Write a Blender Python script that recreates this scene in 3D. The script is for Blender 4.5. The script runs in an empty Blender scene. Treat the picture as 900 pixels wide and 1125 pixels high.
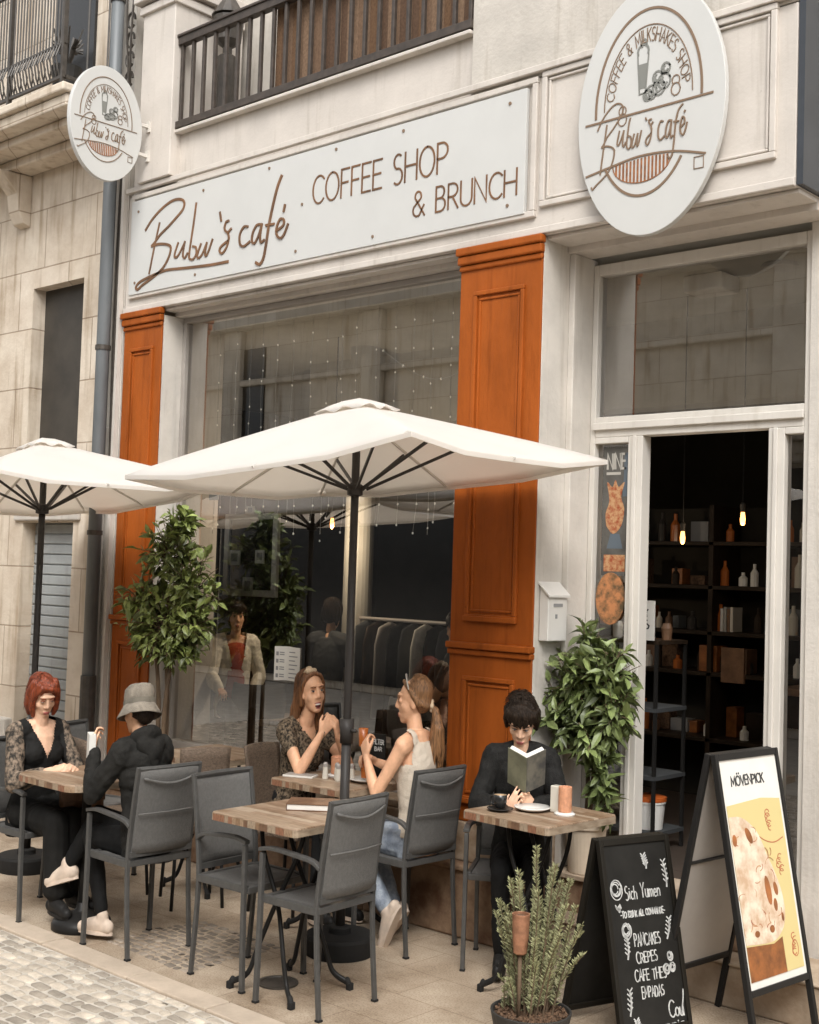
import bpy, bmesh, math, random
from math import sin, cos, pi, radians, sqrt, atan2
from mathutils import Vector, Matrix, Quaternion, noise
R = random.Random(11)
sc = bpy.context.scene
COL = sc.collection
V = Vector
K = 0.7            # plan scale shared by all furniture and figures

# ---------------------------------------------------------------- mesh builder
class MB:
    def __init__(s):
        s.v = []; s.f = []; s.m = []; s.t = []; s.M = None; s.mat = 0; s.tint = 0.5
    def add(s, vs, fs):
        b = len(s.v)
        if s.M is not None: vs = [s.M @ V(p) for p in vs]
        s.v += [tuple(p) for p in vs]
        for f in fs:
            s.f.append([b + i for i in f]); s.m.append(s.mat); s.t.append(s.tint)
        return s
    def box(s, x0, x1, y0, y1, z0, z1):
        vs = [(x, y, z) for z in (z0, z1) for y in (y0, y1) for x in (x0, x1)]
        return s.add(vs, [(0,2,3,1),(4,5,7,6),(0,1,5,4),(2,6,7,3),(0,4,6,2),(1,3,7,5)])
    def obox(s, c, size, rot=None):
        h = [a/2 for a in size]
        vs = [V((x, y, z)) for z in (-h[2], h[2]) for y in (-h[1], h[1]) for x in (-h[0], h[0])]
        if rot is not None: vs = [rot @ p for p in vs]
        return s.add([p + V(c) for p in vs], [(0,2,3,1),(4,5,7,6),(0,1,5,4),(2,6,7,3),(0,4,6,2),(1,3,7,5)])
    def beam(s, p0, p1, w, h, up=(0,0,1)):
        p0, p1 = V(p0), V(p1); d = (p1-p0).normalized(); u = V(up)
        if abs(d.dot(u)) > .98: u = V((0,1,0))
        x = d.cross(u).normalized(); y = x.cross(d)
        vs = [p + x*(a*w/2) + y*(b*h/2) for p in (p0, p1) for a, b in ((-1,-1),(1,-1),(1,1),(-1,1))]
        return s.add(vs, [(3,2,1,0),(4,5,6,7),(0,1,5,4),(1,2,6,5),(2,3,7,6),(3,0,4,7)])
    def tube(s, pts, r, n=8, sq=None):
        pts = [V(p) for p in pts]; N = len(pts)
        rs = r if isinstance(r, (list, tuple)) else [r]*N
        vs = []; fr = None
        for i, p in enumerate(pts):
            d = (pts[min(i+1, N-1)] - pts[max(i-1, 0)]).normalized()
            if fr is None:
                a = V((0,0,1)) if abs(d.z) < .9 else V((0,1,0))
                fr = d.cross(a).normalized()
            else:
                fr = (fr - d*fr.dot(d)).normalized()
            b = d.cross(fr)
            for k in range(n):
                t = 2*pi*k/n + (pi/n if sq else 0)
                vs.append(p + fr*(cos(t)*rs[i]*(sq[0] if sq else 1)) + b*(sin(t)*rs[i]*(sq[1] if sq else 1)))
        fs = [(i*n+k, i*n+(k+1)%n, (i+1)*n+(k+1)%n, (i+1)*n+k) for i in range(N-1) for k in range(n)]
        fs += [tuple(range(n-1, -1, -1)), tuple((N-1)*n+k for k in range(n))]
        return s.add(vs, fs)
    def cone(s, p0, r0, p1, r1, n=12):
        p0, p1 = V(p0), V(p1); d = (p1-p0)
        d = d.normalized() if d.length > 1e-6 else V((0,0,1))
        pts = []; rs = []
        for a in (85, 55, 25): pts.append(p0 - d*r0*sin(radians(a))); rs.append(r0*cos(radians(a)))
        pts += [p0, p1]; rs += [r0, r1]
        for a in (25, 55, 85): pts.append(p1 + d*r1*sin(radians(a))); rs.append(r1*cos(radians(a)))
        return s.tube(pts, rs, n)
    def chain(s, pts, rs):
        for i in range(len(pts)-1): s.cone(pts[i], rs[i], pts[i+1], rs[i+1])
        return s
    def ell(s, c, r, rot=None, n=16, m=10):
        vs = [V((0,0,-r[2]))]
        for j in range(1, m):
            a = -pi/2 + pi*j/m
            for k in range(n):
                t = 2*pi*k/n; vs.append(V((r[0]*cos(a)*cos(t), r[1]*cos(a)*sin(t), r[2]*sin(a))))
        vs.append(V((0,0,r[2])))
        if rot is not None: vs = [rot @ p for p in vs]
        vs = [p + V(c) for p in vs]
        fs = [(0, 1+(k+1)%n, 1+k) for k in range(n)]
        for j in range(m-2):
            for k in range(n):
                a = 1+j*n; fs.append((a+k, a+(k+1)%n, a+n+(k+1)%n, a+n+k))
        a = 1+(m-2)*n; L = len(vs)-1
        fs += [(a+k, a+(k+1)%n, L) for k in range(n)]
        return s.add(vs, fs)
    def lathe(s, prof, c=(0,0,0), n=32, sx=1, sy=1, cap=True):
        vs = []
        for r, z in prof:
            for k in range(n):
                t = 2*pi*k/n; vs.append((c[0]+r*cos(t)*sx, c[1]+r*sin(t)*sy, c[2]+z))
        N = len(prof)
        fs = [(i*n+k, i*n+(k+1)%n, (i+1)*n+(k+1)%n, (i+1)*n+k) for i in range(N-1) for k in range(n)]
        if cap: fs += [tuple(range(n-1, -1, -1)), tuple((N-1)*n+k for k in range(n))]
        return s.add(vs, fs)
    def loft(s, rings, n=20):
        """rings: (centre, rx, ry) ellipses stacked mostly along z"""
        vs = []
        for c, rx, ry in rings:
            for k in range(n):
                t = 2*pi*k/n; vs.append((c[0]+rx*cos(t), c[1]+ry*sin(t), c[2]))
        N = len(rings)
        fs = [(i*n+k, i*n+(k+1)%n, (i+1)*n+(k+1)%n, (i+1)*n+k) for i in range(N-1) for k in range(n)]
        fs += [tuple(range(n-1, -1, -1)), tuple((N-1)*n+k for k in range(n))]
        return s.add(vs, fs)
    def prism(s, poly, fr, t0, t1):
        o, u, v, n = fr
        N = len(poly)
        vs = [o + u*x + v*y + n*t0 for x, y in poly] + [o + u*x + v*y + n*t1 for x, y in poly]
        fs = [tuple(range(N-1, -1, -1)), tuple(range(N, 2*N))] + [(i, (i+1)%N, N+(i+1)%N, N+i) for i in range(N)]
        return s.add(vs, fs)
    def stroke(s, pts, w, fr, t0=.0, t1=.003, taper=False):
        o, u, v, n = fr
        P = [V((p[0], p[1])) for p in pts]; N = len(P)
        if N < 2: return s
        L = []; Rr = []
        for i in range(N):
            a = (P[i]-P[i-1]) if i else (P[1]-P[0]); b = (P[i+1]-P[i]) if i < N-1 else a
            a = a.normalized() if a.length > 1e-9 else V((1,0)); b = b.normalized() if b.length > 1e-9 else a
            d = (a+b); d = d.normalized() if d.length > 1e-3 else a
            nn = V((-d.y, d.x)); ww = w/2/max(.5, d.dot(b))
            if taper: ww *= .45 + .55*sin(pi*min(1, max(0, (i+.8)/(N+.6))))
            e = V((0, 0))
            if i == 0: e = -d*w*.35
            if i == N-1: e = d*w*.35
            L.append(P[i]+nn*ww+e); Rr.append(P[i]-nn*ww+e)
        def w3(p, t): return o + u*p.x + v*p.y + n*t
        vs = [w3(p, t1) for p in L] + [w3(p, t1) for p in Rr] + [w3(p, t0) for p in L] + [w3(p, t0) for p in Rr]
        fs = []
        for i in range(N-1):
            fs += [(N+i, N+i+1, i+1, i), (i, i+1, 2*N+i+1, 2*N+i), (N+i+1, N+i, 3*N+i, 3*N+i+1)]
        fs += [(0, 2*N, 3*N, N), (N-1, 2*N-1, 4*N-1, 3*N-1)]
        return s.add(vs, fs)
    def mesh(s, name, mats, smooth=False):
        me = bpy.data.meshes.new(name)
        me.from_pydata(s.v, [], s.f); me.update()
        for m in (mats if isinstance(mats, (list, tuple)) else [mats]):
            if m is not None: me.materials.append(m)
        me.polygons.foreach_set('material_index', s.m)
        me.polygons.foreach_set('use_smooth', [smooth]*len(s.f))
        if any(abs(t-.5) > 1e-6 for t in s.t):
            a = me.attributes.new('tint', 'FLOAT', 'FACE'); a.data.foreach_set('value', s.t)
        return me
    def build(s, name, mats, parent=None, smooth=False, bevel=0, segs=2, loc=None):
        me = s.mesh(name, mats, smooth)
        o = bpy.data.objects.new(name, me); COL.objects.link(o)
        if parent is not None: o.parent = parent
        if loc is not None: o.location = loc
        if bevel:
            m = o.modifiers.new('bevel', 'BEVEL'); m.width = bevel; m.segments = segs; m.limit_method = 'ANGLE'; m.angle_limit = radians(40)
        return o

def remesh(mb, vox, smooth=2, fold=None):
    """one continuous skin over overlapping closed shapes"""
    me = mb.mesh('tmp', None)
    o = bpy.data.objects.new('tmp', me); COL.objects.link(o)
    m = o.modifiers.new('r', 'REMESH'); m.mode = 'VOXEL'; m.voxel_size = vox
    if smooth:
        q = o.modifiers.new('s', 'SMOOTH'); q.iterations = smooth; q.factor = .5
    dg = bpy.context.evaluated_depsgraph_get(); dg.update()
    out = bpy.data.meshes.new_from_object(o.evaluated_get(dg))
    bpy.data.objects.remove(o); bpy.data.meshes.remove(me)
    if fold:
        amp, fq, st = fold
        nr = [v.normal.copy() for v in out.vertices]
        for v, n in zip(out.vertices, nr):
            p = v.co
            q = V((p.x*fq*st[0], p.y*fq*st[1], p.z*fq*st[2]))
            a_ = noise.noise(q*.55)
            v.co = p + n*amp*(.45*a_ + .55 - 1.1*abs(noise.noise(q+V((a_,a_,0)))) + .25*noise.noise(q*2.3))
    out.polygons.foreach_set('use_smooth', [True]*len(out.polygons))
    return out

def skin(name, mb, mat, parent, vox=.008, smooth=2, fold=None):
    me = remesh(mb, vox, smooth, fold); me.name = name
    me.materials.clear(); me.materials.append(mat)
    o = bpy.data.objects.new(name, me); COL.objects.link(o); o.parent = parent
    return o

def tag(o, label, cat, group=None):
    o['label'] = label; o['category'] = cat
    if group: o['group'] = group
    return o
def struct(o): o['kind'] = 'structure'; return o
def thing(name, label, cat, loc=(0,0,0), yaw=0, group=None, sxy=1, sz=1):
    o = bpy.data.objects.new(name, None); COL.objects.link(o)
    o.location = loc; o.rotation_euler = (0, 0, yaw); o.scale = (sxy, sxy, sz)
    o.empty_display_size = .1
    return tag(o, label, cat, group)
def dup(root, loc, yaw, label=None, group=None):
    r = root.copy(); COL.objects.link(r); r.location = loc; r.rotation_euler = (0, 0, yaw)
    if label: r['label'] = label
    if group: r['group'] = group
    for ch in list(root.children):
        c = ch.copy(); COL.objects.link(c); c.parent = r
        for g in list(ch.children):
            d = g.copy(); COL.objects.link(d); d.parent = c
    return r
def face(fx, fy): return atan2(-fx, fy)      # yaw that turns local +Y to (fx, fy)
def cat_rom(P, n=6):
    P = [V(p) for p in P]; out = []
    for i in range(len(P)-1):
        a = P[max(i-1, 0)]; b = P[i]; c = P[i+1]; d = P[min(i+2, len(P)-1)]
        for k in range(n):
            t = k/n
            out.append(.5*((2*b) + (c-a)*t + (2*a-5*b+4*c-d)*t*t + (3*b-a-3*c+d)*t**3))
    out.append(P[-1]); return out

# ---------------------------------------------------------------- materials
def srgb(r, g, b):
    f = lambda c: (c/255/12.92 if c/255 <= .04045 else ((c/255+.055)/1.055)**2.4)
    return (f(r), f(g), f(b), 1)
def mat(name, col, rough=.6, metal=0, var=.0, vs=8, bump=0, bs=40, stretch=(1,1,1), col2=None, spec=None, sheen=0, tint=0, detail=6):
    m = bpy.data.materials.new(name); m.use_nodes = True
    nt = m.node_tree; N = nt.nodes; L = nt.links; b = N['Principled BSDF']
    b.inputs['Roughness'].default_value = rough; b.inputs['Metallic'].default_value = metal
    if spec is not None: b.inputs['Specular IOR Level'].default_value = spec
    if sheen: b.inputs['Sheen Weight'].default_value = sheen
    b.inputs['Base Color'].default_value = col
    if var or bump or col2:
        tc = N.new('ShaderNodeTexCoord'); mp = N.new('ShaderNodeMapping'); mp.inputs['Scale'].default_value = stretch
        L.new(tc.outputs['Object'], mp.inputs['Vector'])
    csock = None
    if var or col2:
        nz = N.new('ShaderNodeTexNoise'); nz.inputs['Scale'].default_value = vs; nz.inputs['Detail'].default_value = detail; nz.inputs['Roughness'].default_value = .62
        L.new(mp.outputs[0], nz.inputs['Vector'])
        cr = N.new('ShaderNodeValToRGB')
        c2 = col2 if col2 else tuple(c*(1-var) for c in col[:3])+(1,)
        c1 = col if col2 else tuple(min(1, c*(1+var*.5)) for c in col[:3])+(1,)
        cr.color_ramp.elements[0].position = .36; cr.color_ramp.elements[0].color = c2
        cr.color_ramp.elements[1].position = .62; cr.color_ramp.elements[1].color = c1
        L.new(nz.outputs['Fac'], cr.inputs[0]); csock = cr.outputs[0]; L.new(csock, b.inputs['Base Color'])
    if tint:
        at = N.new('ShaderNodeAttribute'); at.attribute_name = 'tint'
        mr = N.new('ShaderNodeMapRange'); mr.inputs['To Min'].default_value = 1-tint; mr.inputs['To Max'].default_value = 1+tint
        L.new(at.outputs['Fac'], mr.inputs[0])
        mx = N.new('ShaderNodeVectorMath'); mx.operation = 'SCALE'
        if csock: L.new(csock, mx.inputs[0])
        else: mx.inputs[0].default_value = col[:3]
        L.new(mr.outputs[0], mx.inputs['Scale']); L.new(mx.outputs[0], b.inputs['Base Color'])
    if bump:
        n2 = N.new('ShaderNodeTexNoise'); n2.inputs['Scale'].default_value = bs; n2.inputs['Detail'].default_value = 5
        L.new(mp.outputs[0], n2.inputs['Vector'])
        bp = N.new('ShaderNodeBump'); bp.inputs['Strength'].default_value = bump; bp.inputs['Distance'].default_value = .01
        L.new(n2.outputs['Fac'], bp.inputs['Height']); L.new(bp.outputs[0], b.inputs['Normal'])
    return m
def emit(name, col, st):
    m = bpy.data.materials.new(name); m.use_nodes = True; N = m.node_tree.nodes; b = N['Principled BSDF']
    b.inputs['Base Color'].default_value = col; b.inputs['Emission Color'].default_value = col; b.inputs['Emission Strength'].default_value = st
    return m
def glass(name, refl=.1, tint=(.9,.92,.9,1)):
    m = bpy.data.materials.new(name); m.use_nodes = True; nt = m.node_tree; N = nt.nodes; L = nt.links
    N.remove(N['Principled BSDF']); out = N['Material Output']
    tr = N.new('ShaderNodeBsdfTransparent'); tr.inputs[0].default_value = tint
    gl = N.new('ShaderNodeBsdfGlossy'); gl.inputs['Roughness'].default_value = .0; gl.inputs[0].default_value = (1,1,1,1)
    fr = N.new('ShaderNodeFresnel'); fr.inputs[0].default_value = 1.5
    ad = N.new('ShaderNodeMath'); ad.operation = 'ADD'; ad.inputs[1].default_value = refl; ad.use_clamp = True
    L.new(fr.outputs[0], ad.inputs[0])
    mx = N.new('ShaderNodeMixShader'); L.new(ad.outputs[0], mx.inputs[0]); L.new(tr.outputs[0], mx.inputs[1]); L.new(gl.outputs[0], mx.inputs[2])
    L.new(mx.outputs[0], out.inputs[0])
    return m

def stone_wall(name, col, col2, bw=.5, bh=.3, mortar=.006, stain=.35):
    m = mat(name, col, .85, var=.2, vs=3, bump=.35, bs=30, col2=col2)
    nt = m.node_tree; N = nt.nodes; L = nt.links; b = N['Principled BSDF']
    tc = N.new('ShaderNodeTexCoord'); sp = N.new('ShaderNodeSeparateXYZ'); cb = N.new('ShaderNodeCombineXYZ')
    ad = N.new('ShaderNodeMath'); ad.operation = 'ADD'
    L.new(tc.outputs['Object'], sp.inputs[0]); L.new(sp.outputs[0], ad.inputs[0]); L.new(sp.outputs[1], ad.inputs[1])
    L.new(ad.outputs[0], cb.inputs[0]); L.new(sp.outputs[2], cb.inputs[1])
    br = N.new('ShaderNodeTexBrick'); br.inputs['Scale'].default_value = 1; br.inputs['Brick Width'].default_value = bw; br.inputs['Row Height'].default_value = bh
    br.inputs['Mortar Size'].default_value = mortar; br.inputs['Mortar Smooth'].default_value = .4
    br.inputs['Color1'].default_value = (1,1,1,1); br.inputs['Color2'].default_value = (.86,.84,.8,1); br.inputs['Mortar'].default_value = (.5,.44,.38,1)
    L.new(cb.outputs[0], br.inputs['Vector'])
    src = b.inputs['Base Color'].links[0].from_socket
    mx = N.new('ShaderNodeMix'); mx.data_type = 'RGBA'; mx.blend_type = 'MULTIPLY'; mx.inputs[0].default_value = .85
    L.new(src, mx.inputs[6]); L.new(br.outputs[0], mx.inputs[7])
    # vertical streaks of dirt
    mp = N.new('ShaderNodeMapping'); mp.inputs['Scale'].default_value = (9, 9, .9); L.new(tc.outputs['Object'], mp.inputs[0])
    nz = N.new('ShaderNodeTexNoise'); nz.inputs['Scale'].default_value = 1.4; nz.inputs['Detail'].default_value = 8; L.new(mp.outputs[0], nz.inputs[0])
    cr = N.new('ShaderNodeValToRGB'); cr.color_ramp.elements[0].position = .28; cr.color_ramp.elements[0].color = (1-stain, 1-stain*1.15, 1-stain*1.35, 1); cr.color_ramp.elements[1].position = .48
    L.new(nz.outputs['Fac'], cr.inputs[0])
    m2 = N.new('ShaderNodeMix'); m2.data_type = 'RGBA'; m2.blend_type = 'MULTIPLY'; m2.inputs[0].default_value = 1
    L.new(mx.outputs[2], m2.inputs[6]); L.new(cr.outputs[0], m2.inputs[7]); L.new(m2.outputs[2], b.inputs['Base Color'])
    bp = N.new('ShaderNodeBump'); bp.inputs['Strength'].default_value = .5; bp.inputs['Distance'].default_value = .01
    L.new(br.outputs['Fac'], bp.inputs['Height']); bp.invert = True
    old = b.inputs['Normal'].links[0].from_socket; L.new(old, bp.inputs['Normal']); L.new(bp.outputs[0], b.inputs['Normal'])
    return m

def planks(name, cols, w=.1, axis=0, rough=.5, shift=0):
    """plank stripes with grain"""
    m = bpy.data.materials.new(name); m.use_nodes = True; nt = m.node_tree; N = nt.nodes; L = nt.links; b = N['Principled BSDF']
    b.inputs['Roughness'].default_value = rough
    tc = N.new('ShaderNodeTexCoord'); sp = N.new('ShaderNodeSeparateXYZ'); L.new(tc.outputs['Object'], sp.inputs[0])
    dv = N.new('ShaderNodeMath'); dv.operation = 'DIVIDE'; dv.inputs[1].default_value = w; L.new(sp.outputs[axis], dv.inputs[0])
    fl = N.new('ShaderNodeMath'); fl.operation = 'FLOOR'; L.new(dv.outputs[0], fl.inputs[0])
    # break the planks lengthwise
    o2 = N.new('ShaderNodeMath'); o2.operation = 'MULTIPLY_ADD'; o2.inputs[1].default_value = .37; L.new(fl.outputs[0], o2.inputs[0]); L.new(sp.outputs[1-axis if axis < 2 else 0], o2.inputs[2])
    d2 = N.new('ShaderNodeMath'); d2.operation = 'DIVIDE'; d2.inputs[1].default_value = .83; L.new(o2.outputs[0], d2.inputs[0])
    f2 = N.new('ShaderNodeMath'); f2.operation = 'FLOOR'; L.new(d2.outputs[0], f2.inputs[0])
    cb = N.new('ShaderNodeCombineXYZ'); L.new(fl.outputs[0], cb.inputs[0]); L.new(f2.outputs[0], cb.inputs[1]); cb.inputs[2].default_value = shift
    wn = N.new('ShaderNodeTexWhiteNoise'); L.new(cb.outputs[0], wn.inputs['Vector'])
    cr = N.new('ShaderNodeValToRGB'); cr.color_ramp.interpolation = 'CONSTANT'
    e = cr.color_ramp.elements
    while len(e) < len(cols): e.new(0)
    for i, c in enumerate(cols): e[i].position = i/len(cols); e[i].color = c
    L.new(wn.outputs['Value'], cr.inputs[0])
    mp = N.new('ShaderNodeMapping'); s = [14, 14, 14]; s[axis] = 90; s[2] = 60; mp.inputs['Scale'].default_value = s if axis < 2 else (90, 90, 6); L.new(tc.outputs['Object'], mp.inputs[0])
    nz = N.new('ShaderNodeTexNoise'); nz.inputs['Scale'].default_value = 1; nz.inputs['Detail'].default_value = 6; L.new(mp.outputs[0], nz.inputs[0])
    c3 = N.new('ShaderNodeValToRGB'); c3.color_ramp.elements[0].position = .3; c3.color_ramp.elements[0].color = (.55,.5,.45,1); c3.color_ramp.elements[1].position = .6; c3.color_ramp.elements[1].color = (1,1,1,1)
    L.new(nz.outputs['Fac'], c3.inputs[0])
    mx = N.new('ShaderNodeMix'); mx.data_type = 'RGBA'; mx.blend_type = 'MULTIPLY'; mx.inputs[0].default_value = .8
    L.new(cr.outputs[0], mx.inputs[6]); L.new(c3.outputs[0], mx.inputs[7])
    fr = N.new('ShaderNodeMath'); fr.operation = 'FRACT'; L.new(dv.outputs[0], fr.inputs[0])
    c4 = N.new('ShaderNodeValToRGB'); c4.color_ramp.elements[0].position = 0; c4.color_ramp.elements[0].color = (.4,.36,.32,1); c4.color_ramp.elements[1].position = .07; c4.color_ramp.elements[1].color = (1,1,1,1)
    L.new(fr.outputs[0], c4.inputs[0])
    m2 = N.new('ShaderNodeMix'); m2.data_type = 'RGBA'; m2.blend_type = 'MULTIPLY'; m2.inputs[0].default_value = 1
    L.new(mx.outputs[2], m2.inputs[6]); L.new(c4.outputs[0], m2.inputs[7]); L.new(m2.outputs[2], b.inputs['Base Color'])
    bp = N.new('ShaderNodeBump'); bp.inputs['Strength'].default_value = .2; bp.inputs['Distance'].default_value = .004; L.new(nz.outputs['Fac'], bp.inputs['Height']); L.new(bp.outputs[0], b.inputs['Normal'])
    return m
def lin(r, g, b): return (r, g, b, 1)

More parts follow.
